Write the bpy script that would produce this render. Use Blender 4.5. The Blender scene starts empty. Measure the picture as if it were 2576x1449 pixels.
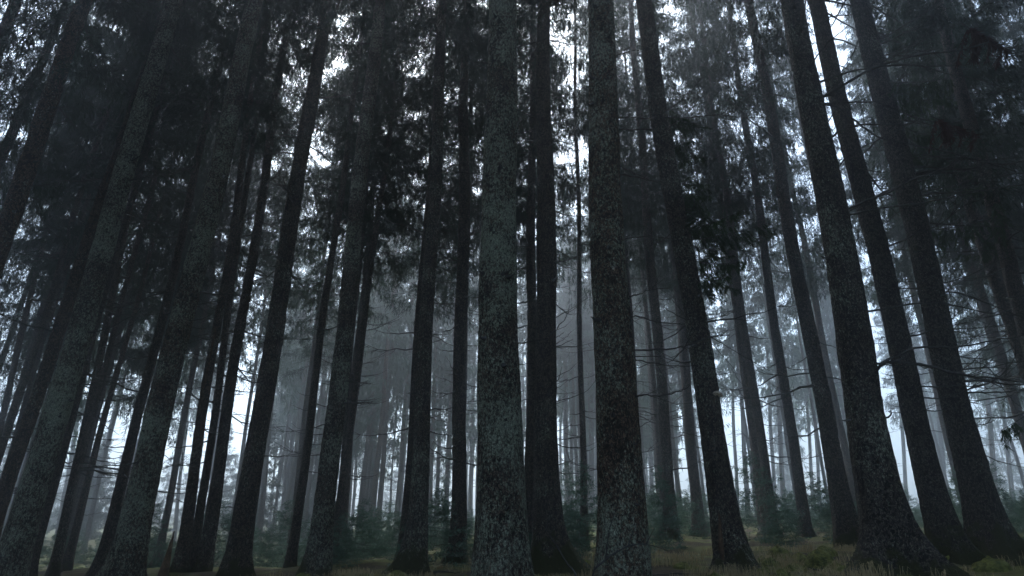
import bpy, math, random
import numpy as np
from mathutils import Vector, Matrix, Euler, noise as mnoise

R = math.radians
C = bpy.context.scene.collection
SC = bpy.context.scene
random.seed(7)
rng = np.random.default_rng(7)

# ------------------------------------------------------------------ camera, sky, sun, exposure
CAM_Z = 1.1
PITCH = R(21.0)
FPX = 1450.0                     # focal length in units of a 2576 px wide picture
cam_d = bpy.data.cameras.new('camera')
cam = bpy.data.objects.new('camera', cam_d)
C.objects.link(cam)
cam.location = (0, 0, CAM_Z)
cam.rotation_euler = (R(90) + PITCH, 0, 0)
cam_d.sensor_width = 36.0
cam_d.lens = 36.0 * FPX / 2576.0
cam_d.clip_start = 0.05
cam_d.clip_end = 2000
SC.camera = cam

SUN_EL, SUN_AZ = R(54), R(-14)   # azimuth measured from +Y (ahead) towards +X
world = bpy.data.worlds.new('World')
SC.world = world
world.use_nodes = True
wn, wl = world.node_tree.nodes, world.node_tree.links
wn.clear()
w_out = wn.new('ShaderNodeOutputWorld')
w_bg = wn.new('ShaderNodeBackground')
w_sky = wn.new('ShaderNodeTexSky')
w_sky.sky_type = 'NISHITA'
w_sky.sun_disc = False
w_sky.sun_elevation = SUN_EL
w_sky.sun_rotation = SUN_AZ
w_sky.air_density = 1.0
w_sky.dust_density = 4.0
w_sky.ozone_density = 1.0
w_hs = wn.new('ShaderNodeHueSaturation')
w_hs.inputs['Saturation'].default_value = 0.6
w_bg.inputs['Strength'].default_value = 0.15
wl.new(w_sky.outputs[0], w_hs.inputs['Color'])
w_tint = wn.new('ShaderNodeMix')
w_tint.data_type = 'RGBA'; w_tint.blend_type = 'MULTIPLY'
w_tint.inputs[0].default_value = 1.0
w_tint.inputs[7].default_value = (0.80, 0.965, 1.105, 1)     # cold overcast
wl.new(w_hs.outputs[0], w_tint.inputs[6])
wl.new(w_tint.outputs[2], w_bg.inputs['Color'])
wl.new(w_bg.outputs[0], w_out.inputs['Surface'])

sun_d = bpy.data.lights.new('sun', 'SUN')
sun_d.energy = 1.2
sun_d.angle = R(40)
sun_d.color = (1.0, 0.97, 0.93)
sun = bpy.data.objects.new('sun', sun_d)
C.objects.link(sun)
_sd = Vector((math.sin(SUN_AZ) * math.cos(SUN_EL), math.cos(SUN_AZ) * math.cos(SUN_EL), math.sin(SUN_EL)))
sun.rotation_euler = _sd.to_track_quat('Z', 'Y').to_euler()

SC.view_settings.view_transform = 'Standard'
SC.view_settings.look = 'None'
SC.view_settings.exposure = 1.4
SC.view_settings.gamma = 1.0
SC.view_settings.use_curve_mapping = False

SC.render.engine = 'CYCLES'
cy = SC.cycles
cy.max_bounces = 5
cy.diffuse_bounces = 3
cy.glossy_bounces = 1
cy.transmission_bounces = 2
cy.volume_bounces = 2
cy.transparent_max_bounces = 4
cy.use_denoising = True
try:
    cy.denoiser = 'OPENIMAGEDENOISE'
    cy.denoising_input_passes = 'RGB_ALBEDO_NORMAL'
except Exception:
    pass
cy.caustics_reflective = False
cy.caustics_refractive = False
cy.sample_clamp_indirect = 4.0

HAZE_DENSITY = 0.0070

# ------------------------------------------------------------------ small helpers
CP, SP = math.cos(PITCH), math.sin(PITCH)

def ray(x, y):
    dx, v = (x - 1288.0) / FPX, (724.5 - y) / FPX
    return Vector((dx, CP - SP * v, SP + CP * v))

def at(x, y, Y):
    """The world point at forward distance Y that is seen at picture position (x, y)."""
    d = ray(x, y)
    return Vector((0, 0, CAM_Z)) + d * (Y / d.y)

def ground_z(x, y):
    z = 0.40 * math.tanh(x / 9.0)
    d = min(1.0, max(0.0, (y - 13.0) / 19.0)); w = min(1.0, max(0.0, (-x - 1.5) / 5.0))
    z -= 1.1 * d * d * (3 - 2 * d) * w          # the floor drops away behind the left trunks
    n = mnoise.noise(Vector((x * 0.35, y * 0.35, 3.1))) * 0.14 + mnoise.noise(Vector((x * 1.3, y * 1.3, 8.7))) * 0.055
    return z + n * min(1.0, max(0.0, (y + 3) / 6))

def tag(o, label=None, cat=None, group=None, kind=None):
    if label: o['label'] = label
    if cat: o['category'] = cat
    if group: o['group'] = group
    if kind: o['kind'] = kind
    return o

def empty(name, loc, label, cat, group=None):
    o = bpy.data.objects.new(name, None)
    o.empty_display_size = 0.2
    C.objects.link(o)
    o.location = loc
    return tag(o, label, cat, group)

def link(name, me, parent=None, loc=(0, 0, 0), rot=None, scale=None):
    o = bpy.data.objects.new(name, me)
    C.objects.link(o)
    o.location = loc
    if rot is not None: o.rotation_euler = rot
    if scale is not None: o.scale = scale
    if parent is not None: o.parent = parent
    return o

def mesh_np(name, verts, faces, mats, mat_idx=None, smooth=True):
    """faces: list of index arrays (n,3) / (n,4)."""
    me = bpy.data.meshes.new(name)
    verts = np.asarray(verts, dtype=np.float32)
    faces = [np.asarray(f, dtype=np.int32) for f in faces if len(f)]
    me.vertices.add(len(verts))
    me.vertices.foreach_set('co', verts.ravel())
    loops = np.concatenate([f.ravel() for f in faces])
    sizes = np.concatenate([np.full(len(f), f.shape[1], dtype=np.int32) for f in faces])
    starts = np.concatenate([[0], np.cumsum(sizes)[:-1]]).astype(np.int32)
    me.loops.add(len(loops))
    me.loops.foreach_set('vertex_index', loops)
    me.polygons.add(len(sizes))
    me.polygons.foreach_set('loop_start', starts)
    try:
        me.polygons.foreach_set('loop_total', sizes)
    except Exception:
        pass
    for m in mats: me.materials.append(m)
    if mat_idx is not None:
        me.polygons.foreach_set('material_index', np.asarray(mat_idx, dtype=np.int32))
    me.polygons.foreach_set('use_smooth', np.full(len(sizes), smooth, dtype=bool))
    me.update(calc_edges=True)
    me.validate()
    return me

class Geo:
    """Collects tubes; builds one mesh."""
    def __init__(self):
        self.v, self.q, self.n = [], [], 0

    def tube(self, pts, rad, sides=5, wob=0.0, cap=True):
        pts = [Vector(p) for p in pts]
        m = len(pts)
        up = Vector((0.31, 0.17, 0.93))
        rings = []
        for i, p in enumerate(pts):
            t = (pts[min(i + 1, m - 1)] - pts[max(i - 1, 0)]).normalized()
            a = t.cross(up)
            if a.length < 1e-3: a = t.cross(Vector((1, 0, 0)))
            a.normalize()
            b = t.cross(a)
            r = rad[i]
            rings.append([tuple(p + (a * math.cos(2 * math.pi * k / sides) + b * math.sin(2 * math.pi * k / sides)) *
                                r * (1 + (random.uniform(-wob, wob) if wob else 0))) for k in range(sides)])
        s = self.n
        for r_ in rings: self.v.extend(r_)
        for i in range(m - 1):
            for k in range(sides):
                k2 = (k + 1) % sides
                self.q.append((s + i * sides + k, s + i * sides + k2, s + (i + 1) * sides + k2, s + (i + 1) * sides + k))
        self.n += m * sides
        if cap and sides in (3, 4):
            pass

    def build(self, name, mat, smooth=True):
        return mesh_np(name, np.array(self.v), [np.array(self.q)], [mat], smooth=smooth)

def smooth_path(pts, n=4):
    """Catmull-Rom through the points."""
    pts = [Vector(p) for p in pts]
    if len(pts) < 3:
        a, b = pts
        return [a.lerp(b, i / 4) for i in range(5)]
    P = [pts[0] * 2 - pts[1]] + pts + [pts[-1] * 2 - pts[-2]]
    out = []
    for i in range(1, len(P) - 2):
        p0, p1, p2, p3 = P[i - 1], P[i], P[i + 1], P[i + 2]
        for k in range(n):
            t = k / n
            out.append(0.5 * ((2 * p1) + (p2 - p0) * t + (2 * p0 - 5 * p1 + 4 * p2 - p3) * t * t + (3 * p1 - p0 - 3 * p2 + p3) * t ** 3))
    out.append(pts[-1])
    return out

# ------------------------------------------------------------------ materials
def new_mat(name):
    m = bpy.data.materials.new(name)
    m.use_nodes = True
    nt = m.node_tree
    nt.nodes.clear()
    out = nt.nodes.new('ShaderNodeOutputMaterial')
    return m, nt, out

def N(nt, typ, **kw):
    n = nt.nodes.new(typ)
    for k, v in kw.items():
        if k.startswith('i_'):
            n.inputs[k[2:].replace('_', ' ')].default_value = v
        else:
            setattr(n, k, v)
    return n

def noise_tex(nt, vec, scale, detail=4.0, rough=0.6):
    n = N(nt, 'ShaderNodeTexNoise')
    n.inputs['Scale'].default_value = scale
    n.inputs['Detail'].default_value = detail
    n.inputs['Roughness'].default_value = rough
    if vec is not None: nt.links.new(vec, n.inputs['Vector'])
    return n

def ramp(nt, fac, stops):
    r = N(nt, 'ShaderNodeValToRGB')
    el = r.color_ramp.elements
    while len(el) < len(stops): el.new(0.5)
    for e, (p, c) in zip(el, stops):
        e.position = p
        e.color = (*c, 1.0) if len(c) == 3 else c
    nt.links.new(fac, r.inputs['Fac'])
    return r

def mixc(nt, fac, a, b, mode='MIX'):
    n = N(nt, 'ShaderNodeMix', data_type='RGBA', blend_type=mode)
    for s, v in (('Factor', fac), ('A', a), ('B', b)):
        sock = [i for i in n.inputs if i.name == s and (i.type == 'RGBA' if s != 'Factor' else i.type == 'VALUE')][0]
        if hasattr(v, 'is_output'): nt.links.new(v, sock)
        elif isinstance(v, (int, float)): sock.default_value = v
        else: sock.default_value = (*v, 1.0)
    return [o for o in n.outputs if o.type == 'RGBA'][0]

def math_n(nt, op, a, b=None, clamp=False):
    n = N(nt, 'ShaderNodeMath', operation=op, use_clamp=clamp)
    for i, v in enumerate((a, b)):
        if v is None: continue
        if hasattr(v, 'is_output'): nt.links.new(v, n.inputs[i])
        else: n.inputs[i].default_value = v
    return n.outputs[0]

def make_bark():
    m, nt, out = new_mat('spruce_bark')
    tc = N(nt, 'ShaderNodeTexCoord')
    oi = N(nt, 'ShaderNodeObjectInfo')
    # per-tree offset so that no two trunks carry the same pattern
    off = N(nt, 'ShaderNodeVectorMath', operation='SCALE')
    cmb = N(nt, 'ShaderNodeCombineXYZ', i_X=31.0, i_Y=17.0, i_Z=53.0)
    nt.links.new(cmb.outputs[0], off.inputs[0]); nt.links.new(oi.outputs['Random'], off.inputs['Scale'])
    add = N(nt, 'ShaderNodeVectorMath', operation='ADD')
    nt.links.new(tc.outputs['Object'], add.inputs[0]); nt.links.new(off.outputs[0], add.inputs[1])
    mp = N(nt, 'ShaderNodeMapping')
    mp.inputs['Scale'].default_value = (1, 1, 0.65)
    nt.links.new(add.outputs[0], mp.inputs['Vector'])
    vec, raw = mp.outputs[0], add.outputs[0]
    warp = noise_tex(nt, vec, 14, 3)
    wv = N(nt, 'ShaderNodeVectorMath', operation='MULTIPLY_ADD')
    nt.links.new(warp.outputs['Color'], wv.inputs[0]); wv.inputs[1].default_value = (0.11, 0.11, 0.11); nt.links.new(vec, wv.inputs[2])
    vor = N(nt, 'ShaderNodeTexVoronoi', feature='DISTANCE_TO_EDGE')
    vor.inputs['Scale'].default_value = 42
    nt.links.new(wv.outputs[0], vor.inputs['Vector'])
    crack = ramp(nt, vor.outputs['Distance'], [(0.0, (0, 0, 0)), (0.16, (1, 1, 1))])
    cell = N(nt, 'ShaderNodeTexVoronoi', feature='F1')
    cell.inputs['Scale'].default_value = 42
    nt.links.new(wv.outputs[0], cell.inputs['Vector'])
    base_n = noise_tex(nt, vec, 4, 6)
    sep = N(nt, 'ShaderNodeSeparateColor'); nt.links.new(oi.outputs['Color'], sep.inputs[0])
    # bark: grey-brown, tint from object colour green channel (0 grey, 1 reddish brown)
    dark = mixc(nt, sep.outputs['Green'], (0.020, 0.020, 0.021), (0.030, 0.020, 0.014))
    lite = mixc(nt, sep.outputs['Green'], (0.130, 0.115, 0.098), (0.190, 0.118, 0.074))
    cells = N(nt, 'ShaderNodeSeparateColor'); nt.links.new(cell.outputs['Color'], cells.inputs[0])
    tone = math_n(nt, 'ADD', math_n(nt, 'MULTIPLY', base_n.outputs[0], 0.55), math_n(nt, 'MULTIPLY', cells.outputs['Red'], 0.45))
    col = mixc(nt, ramp(nt, tone, [(0.36, (0, 0, 0)), (0.62, (1, 1, 1))]).outputs[0], dark, lite)
    col = mixc(nt, crack.outputs[0], (0.016, 0.014, 0.013), col)
    # lichen: crusty pale grey-green specks gathered in larger patches
    big = noise_tex(nt, raw, 1.1, 7, 0.72)
    fine = noise_tex(nt, vec, 30, 6, 0.8)
    lsum = math_n(nt, 'ADD', math_n(nt, 'MULTIPLY', big.outputs[0], 0.48), math_n(nt, 'MULTIPLY', fine.outputs[0], 0.82))
    lsum = math_n(nt, 'ADD', lsum, math_n(nt, 'MULTIPLY', math_n(nt, 'SUBTRACT', sep.outputs['Red'], 0.5), 0.28))
    lm = ramp(nt, lsum, [(0.64, (0, 0, 0)), (0.735, (1, 1, 1))])
    lich = mixc(nt, noise_tex(nt, raw, 9, 3).outputs[0], (0.25, 0.30, 0.20), (0.52, 0.56, 0.44))
    col = mixc(nt, math_n(nt, 'MULTIPLY', lm.outputs[0], math_n(nt, 'ADD', 0.25, math_n(nt, 'MULTIPLY', crack.outputs[0], 0.75))), col, lich)
    # moss creeping up from the roots (object colour blue channel = its height in metres)
    sx = N(nt, 'ShaderNodeSeparateXYZ'); nt.links.new(tc.outputs['Object'], sx.inputs[0])
    mh = math_n(nt, 'SUBTRACT', math_n(nt, 'ADD', sep.outputs['Blue'], math_n(nt, 'MULTIPLY', math_n(nt, 'SUBTRACT', noise_tex(nt, raw, 4, 5).outputs[0], 0.5), 1.6)), sx.outputs['Z'])
    mm = math_n(nt, 'MULTIPLY', mh, 5.0, clamp=True)
    mossc = mixc(nt, noise_tex(nt, raw, 30, 4).outputs[0], (0.020, 0.024, 0.008), (0.070, 0.075, 0.022))
    col = mixc(nt, mm, col, mossc)
    bs = N(nt, 'ShaderNodeBsdfPrincipled')
    bs.inputs['Roughness'].default_value = 0.85
    bs.inputs['Specular IOR Level'].default_value = 0.25
    nt.links.new(col, bs.inputs['Base Color'])
    h = math_n(nt, 'ADD', math_n(nt, 'MULTIPLY', crack.outputs[0], 0.7), math_n(nt, 'MULTIPLY', fine.outputs[0], 0.8))
    bp = N(nt, 'ShaderNodeBump'); bp.inputs['Strength'].default_value = 1.0; bp.inputs['Distance'].default_value = 0.035
    nt.links.new(h, bp.inputs['Height']); nt.links.new(bp.outputs[0], bs.inputs['Normal'])
    nt.links.new(bs.outputs[0], out.inputs['Surface'])
    return m

def make_leaf(name, c1, c2, trans=0.25, scale=1.2):
    m, nt, out = new_mat(name)
    tc = N(nt, 'ShaderNodeTexCoord')
    oi = N(nt, 'ShaderNodeObjectInfo')
    n = noise_tex(nt, tc.outputs['Object'], scale, 4)
    f = math_n(nt, 'ADD', math_n(nt, 'MULTIPLY', n.outputs[0], 1.2), math_n(nt, 'MULTIPLY', math_n(nt, 'SUBTRACT', oi.outputs['Random'], 1.0), 0.35), clamp=True)
    col = mixc(nt, f, c1, c2)
    d = N(nt, 'ShaderNodeBsdfDiffuse'); t = N(nt, 'ShaderNodeBsdfTranslucent')
    nt.links.new(col, d.inputs['Color']); nt.links.new(col, t.inputs['Color'])
    mx = N(nt, 'ShaderNodeMixShader'); mx.inputs[0].default_value = trans
    nt.links.new(d.outputs[0], mx.inputs[1]); nt.links.new(t.outputs[0], mx.inputs[2])
    nt.links.new(mx.outputs[0], out.inputs['Surface'])
    return m

def make_plain(name, c1, c2, scale=8.0, rough=0.9, bump=0.4, dist=0.01):
    m, nt, out = new_mat(name)
    tc = N(nt, 'ShaderNodeTexCoord')
    n = noise_tex(nt, tc.outputs['Object'], scale, 6)
    col = mixc(nt, ramp(nt, n.outputs[0], [(0.3, (0, 0, 0)), (0.7, (1, 1, 1))]).outputs[0], c1, c2)
    bs = N(nt, 'ShaderNodeBsdfPrincipled')
    bs.inputs['Roughness'].default_value = rough
    bs.inputs['Specular IOR Level'].default_value = 0.2
    nt.links.new(col, bs.inputs['Base Color'])
    if bump:
        bp = N(nt, 'ShaderNodeBump'); bp.inputs['Strength'].default_value = bump; bp.inputs['Distance'].default_value = dist
        nt.links.new(noise_tex(nt, tc.outputs['Object'], scale * 3, 5).outputs[0], bp.inputs['Height'])
        nt.links.new(bp.outputs[0], bs.inputs['Normal'])
    nt.links.new(bs.outputs[0], out.inputs['Surface'])
    return m

BARK = make_bark()
NEEDLE = make_leaf('spruce_needles', (0.016, 0.030, 0.020), (0.050, 0.085, 0.055))
NEEDLE_YOUNG = make_leaf('young_spruce_needles', (0.050, 0.100, 0.070), (0.130, 0.205, 0.150), 0.3, 2.0)
NEEDLE_DEAD = make_leaf('dead_needles', (0.050, 0.026, 0.018), (0.110, 0.060, 0.045), 0.2, 3.0)
TWIG = make_plain('dead_twig_bark', (0.030, 0.028, 0.027), (0.090, 0.088, 0.082), 22, 0.9, 0.5, 0.004)
WOOD = make_plain('rotten_wood', (0.030, 0.018, 0.011), (0.150, 0.095, 0.060), 12, 0.9, 0.8, 0.02)
MOSS = make_plain('cushion_moss', (0.035, 0.042, 0.012), (0.230, 0.245, 0.070), 14, 1.0, 1.0, 0.04)
FUNGUS = make_plain('bracket_fungus_flesh', (0.24, 0.18, 0.12), (0.62, 0.54, 0.44), 26, 0.7, 0.4, 0.004)
NEEDLE_MID = make_leaf('spruce_needles_mist_lightened', (0.050, 0.090, 0.068), (0.150, 0.220, 0.170), 0.25, 2.2)  # pale tips, lightened further in colour to imitate mist on the far crowns
NEEDLE_NEAR = make_leaf('near_spruce_needles', (0.020, 0.040, 0.018), (0.065, 0.105, 0.048), 0.3, 2.5)
STRAW = make_leaf('dry_grass_blades', (0.18, 0.145, 0.075), (0.58, 0.48, 0.29), 0.3, 9.0)

def make_floor():
    m, nt, out = new_mat('forest_floor_litter')
    tc = N(nt, 'ShaderNodeTexCoord')
    v = tc.outputs['Object']
    a = noise_tex(nt, v, 0.7, 6, 0.65)
    b = noise_tex(nt, v, 16, 6, 0.7)
    litter = mixc(nt, b.outputs[0], (0.026, 0.019, 0.013), (0.110, 0.082, 0.055))
    moss = mixc(nt, b.outputs[0], (0.040, 0.048, 0.014), (0.210, 0.225, 0.070))
    col = mixc(nt, ramp(nt, a.outputs[0], [(0.42, (0, 0, 0)), (0.58, (1, 1, 1))]).outputs[0], litter, moss)
    bs = N(nt, 'ShaderNodeBsdfPrincipled')
    bs.inputs['Roughness'].default_value = 0.95
    bs.inputs['Specular IOR Level'].default_value = 0.15
    nt.links.new(col, bs.inputs['Base Color'])
    bp = N(nt, 'ShaderNodeBump'); bp.inputs['Strength'].default_value = 1.0; bp.inputs['Distance'].default_value = 0.06
    nt.links.new(b.outputs[0], bp.inputs['Height']); nt.links.new(bp.outputs[0], bs.inputs['Normal'])
    nt.links.new(bs.outputs[0], out.inputs['Surface'])
    return m
FLOOR = make_floor()

# ------------------------------------------------------------------ ground: one sheet, fine near the camera
def build_ground():
    def axis(lo, hi, fine_lo, fine_hi, fine, coarse_n):
        a = list(np.arange(fine_lo, fine_hi + 1e-6, fine))
        left = [fine_lo - (fine_lo - lo) * (k / coarse_n) ** 2 for k in range(coarse_n, 0, -1)]
        right = [fine_hi + (hi - fine_hi) * (k / coarse_n) ** 2 for k in range(1, coarse_n + 1)]
        return np.array(left + a + right)
    xs = axis(-260, 260, -16, 16, 0.22, 26)
    ys = axis(-260, 260, 2, 24, 0.22, 26)
    v = [(x, y, ground_z(x, y)) for y in ys for x in xs]
    nx, ny = len(xs), len(ys)
    i = np.arange(nx * ny).reshape(ny, nx)
    q = np.stack([i[:-1, :-1], i[:-1, 1:], i[1:, 1:], i[1:, :-1]], -1).reshape(-1, 4)
    me = mesh_np('ground', np.array(v), [q], [FLOOR])
    tag(link('ground', me), 'mossy forest floor with dry grass and fallen needles', kind='structure')
build_ground()

# ------------------------------------------------------------------ haze: one closed box of even air
def build_haze():
    m, nt, out = new_mat('forest_haze')
    pv = N(nt, 'ShaderNodeVolumePrincipled')
    pv.inputs['Color'].default_value = (0.86, 0.90, 0.95, 1)
    pv.inputs['Density'].default_value = HAZE_DENSITY
    pv.inputs['Anisotropy'].default_value = 0.85
    nt.links.new(pv.outputs[0], out.inputs['Volume'])
    a, zb, zt = 270.0, -2.9, 38.5
    v = [(x, y, z) for z in (zb, zt) for y in (-a, a) for x in (-a, a)]
    q = [(0, 2, 3, 1), (4, 5, 7, 6), (0, 1, 5, 4), (2, 6, 7, 3), (0, 4, 6, 2), (1, 3, 7, 5)]
    me = mesh_np('haze', np.array(v), [np.array(q)], [m], smooth=False)
    tag(link('haze', me), 'pale blue fog hanging between the trunks', kind='stuff')
build_haze()

# ------------------------------------------------------------------ foliage meshes
def crown_mesh(name, seed, length=16.0, rmax=2.5, blades=26000, whorl=0.52, mat=NEEDLE, low_sparse=0.22,
               blen=(0.09, 0.26), bwid=(0.012, 0.030), hang=1.0, droop=(0.55, 0.95), up=(0.2, 0.42), per=(4, 6), tube_r=0.016):
    g = np.random.default_rng(seed)
    z0, az, L, dr, uc = [], [], [], [], []
    z = 0.0
    while z < length * 0.985:
        f = z / length
        prof = min(1.0, 0.62 + f / 0.22 * 0.38) if f < 0.22 else (1 - (f - 0.22) / 0.78) ** 0.85
        for k in range(g.integers(per[0], per[1] + 1)):
            z0.append(z + g.uniform(-0.15, 0.15) * whorl * 2)
            az.append(g.uniform(0, 2 * math.pi))
            L.append(max(0.06 * rmax, rmax * prof * g.uniform(0.55, 1.12)))
            dr.append(g.uniform(*droop) * (1 - 0.75 * f))
            uc.append(g.uniform(*up))
        z += whorl * g.uniform(0.7, 1.3) * (1 - 0.35 * f)
    z0, az, L, dr, uc = map(np.array, (z0, az, L, dr, uc))
    B = len(L)
    # weight of foliage: length, fewer needles on the shaded lowest boughs
    f = z0 / length
    wgt = L * np.clip(low_sparse + f / 0.16, 0, 1) * g.uniform(0.15, 1.5, B)
    b = g.choice(B, blades, p=wgt / wgt.sum())
    t = np.clip(g.beta(2.1, 1.1, blades), 0.16, 1.0)
    out = np.stack([np.cos(az[b]), np.sin(az[b]), np.zeros(blades)], 1)
    lat = np.stack([-np.sin(az[b]), np.cos(az[b]), np.zeros(blades)], 1)
    # blades gather on hanging strands: strand = bough, place along it, side
    nq = np.maximum(5, (L[b] * 8).astype(int))
    qi = np.floor(t * nq).astype(int)
    sd = g.integers(0, 2, blades)
    key = ((b * 64 + np.minimum(qi, 63)) * 2 + sd) % 65536
    tab = g.random((65536, 4))
    side = (sd * 2.0 - 1.0)[:, None]
    sc_ = np.minimum(L[b] / 2.0, 1.0)
    ls = (0.06 + 0.42 * tab[key, 0]) * sc_ * (1.15 - 0.6 * t)
    hl = hang * (0.18 + 0.62 * tab[key, 1] ** 1.5) * sc_
    t = (qi + 0.2 + 0.6 * tab[key, 2]) / nq
    u = g.random(blades)
    zax = L[b] * (-dr[b] * t + uc[b] * t ** 2)
    p = out * (L[b] * t)[:, None] + lat * side * (ls * u ** 0.6)[:, None] + out * (0.25 * ls * u)[:, None] + g.normal(0, 0.012, (blades, 3))
    p[:, 2] += z0[b] + zax - hl * u ** 1.6
    d = 0.22 * out + 0.34 * lat * side * (1 - u)[:, None] + g.normal(0, 0.27, (blades, 3))
    d[:, 2] -= hang * (0.2 + 1.1 * u) - 0.10
    d /= np.linalg.norm(d, axis=1)[:, None]
    ln = g.uniform(*blen, blades)[:, None]
    wd = g.uniform(*bwid, blades)[:, None]
    s = np.cross(d, g.normal(0, 1, (blades, 3)))
    s /= np.linalg.norm(s, axis=1)[:, None] + 1e-6
    k = 0.45
    V = np.stack([p, p + d * ln * k + s * wd * 0.5, p + d * ln, p + d * ln * k - s * wd * 0.5], 1).reshape(-1, 3)
    Q = np.arange(blades * 4).reshape(-1, 4)
    # bough wood
    G = Geo()
    for i in range(B):
        o_ = Vector((math.cos(az[i]), math.sin(az[i]), 0))
        pts = []
        for tt in (0.0, 0.2, 0.45, 0.7, 0.95):
            q = o_ * (L[i] * tt)
            q.z = z0[i] + L[i] * (-dr[i] * tt + uc[i] * tt * tt)
            pts.append(q)
        r0 = tube_r * (0.4 + 0.6 * L[i] / rmax)
        G.tube(pts, [r0, r0 * 0.8, r0 * 0.6, r0 * 0.4, r0 * 0.15], 3)
    nv = len(V)
    verts = np.concatenate([V, np.array(G.v)])
    quads = np.concatenate([Q, np.array(G.q) + nv])
    mi = np.concatenate([np.zeros(len(Q), int), np.ones(len(G.q), int)])
    return mesh_np(name, verts, [quads], [mat, TWIG], mi, smooth=False)

CROWNS = [crown_mesh('spruce_crown', 11 + i, length=L_, rmax=r_, blades=n_) for i, (L_, r_, n_) in enumerate(
    [(20, 2.6, 54000), (18, 2.3, 46000), (21, 2.8, 58000), (17, 2.1, 40000), (19, 2.4, 50000)])]
CROWN_LEN = [20, 18, 21, 17, 19]
FAR_CROWNS = [crown_mesh('far_spruce_crown', 41 + i, length=15, rmax=2.6, blades=7000, whorl=0.5, blen=(0.25, 0.6), bwid=(0.05, 0.11)) for i in range(3)]
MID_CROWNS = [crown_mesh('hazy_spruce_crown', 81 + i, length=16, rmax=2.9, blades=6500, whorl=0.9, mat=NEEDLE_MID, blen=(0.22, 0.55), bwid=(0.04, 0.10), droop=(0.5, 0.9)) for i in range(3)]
LOW_TREES = [crown_mesh('low_spruce_crown', 51 + i, length=9, rmax=2.0, blades=9000, whorl=0.4, blen=(0.15, 0.4), bwid=(0.03, 0.07), low_sparse=1.0, hang=0.6) for i in range(3)]
YOUNG = [crown_mesh('young_spruce_foliage', 61 + i, length=1.5, rmax=r_, blades=2600, whorl=0.13, mat=NEEDLE_YOUNG, low_sparse=1.0,
                    blen=(0.05, 0.12), bwid=(0.008, 0.018), hang=0.12, droop=(-0.1, 0.25), up=(0.0, 0.25), per=(5, 7), tube_r=0.005)
         for i, r_ in enumerate((0.6, 0.75, 0.5, 0.85))]

def dead_branch_mesh(seed, length):
    random.seed(seed)
    G = Geo()
    n = 7
    sag = random.uniform(0.10, 0.32)
    lift = random.uniform(0.15, 0.42)
    pts = []
    for i in range(n):
        t = i / (n - 1)
        pts.append(Vector((length * t, random.gauss(0, 0.02) * length * t, length * (-sag * t + lift * t ** 2.4) + random.gauss(0, 0.012) * length)))
    r0 = 0.008 + 0.009 * length
    G.tube(pts, [r0 * (1 - 0.85 * i / (n - 1)) for i in range(n)], 4)
    for k in range(random.randint(2, 6)):
        i = random.randint(2, n - 2)
        p = pts[i]
        d = Vector((random.uniform(0.3, 1), random.choice((-1, 1)) * random.uniform(0.3, 1), random.uniform(-0.5, 0.5))).normalized()
        l2 = length * random.uniform(0.15, 0.4)
        G.tube([p, p + d * l2 * 0.5 + Vector((0, 0, -0.04 * l2)), p + d * l2 + Vector((0, 0, 0.12 * l2))], [r0 * 0.4, r0 * 0.28, r0 * 0.1], 3)
    return G.build('dead_branch', TWIG)
DEAD = [dead_branch_mesh(100 + i, l_) for i, l_ in enumerate((0.5, 0.8, 1.1, 1.4, 1.8, 2.2, 1.0, 1.6))]

def stub_mesh(seed):
    random.seed(seed)
    G = Geo()
    l_ = random.uniform(0.07, 0.14)
    G.tube([(-0.05, 0, 0), (0.0, 0, 0), (0.02, 0, -0.003), (l_ * 0.6, 0, 0.0), (l_, 0, 0.01)], [0.040, 0.032, 0.020, 0.012, 0.004], 6, 0.2)
    return G.build('branch_stub', TWIG)
STUBS = [stub_mesh(200 + i) for i in range(4)]

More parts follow.
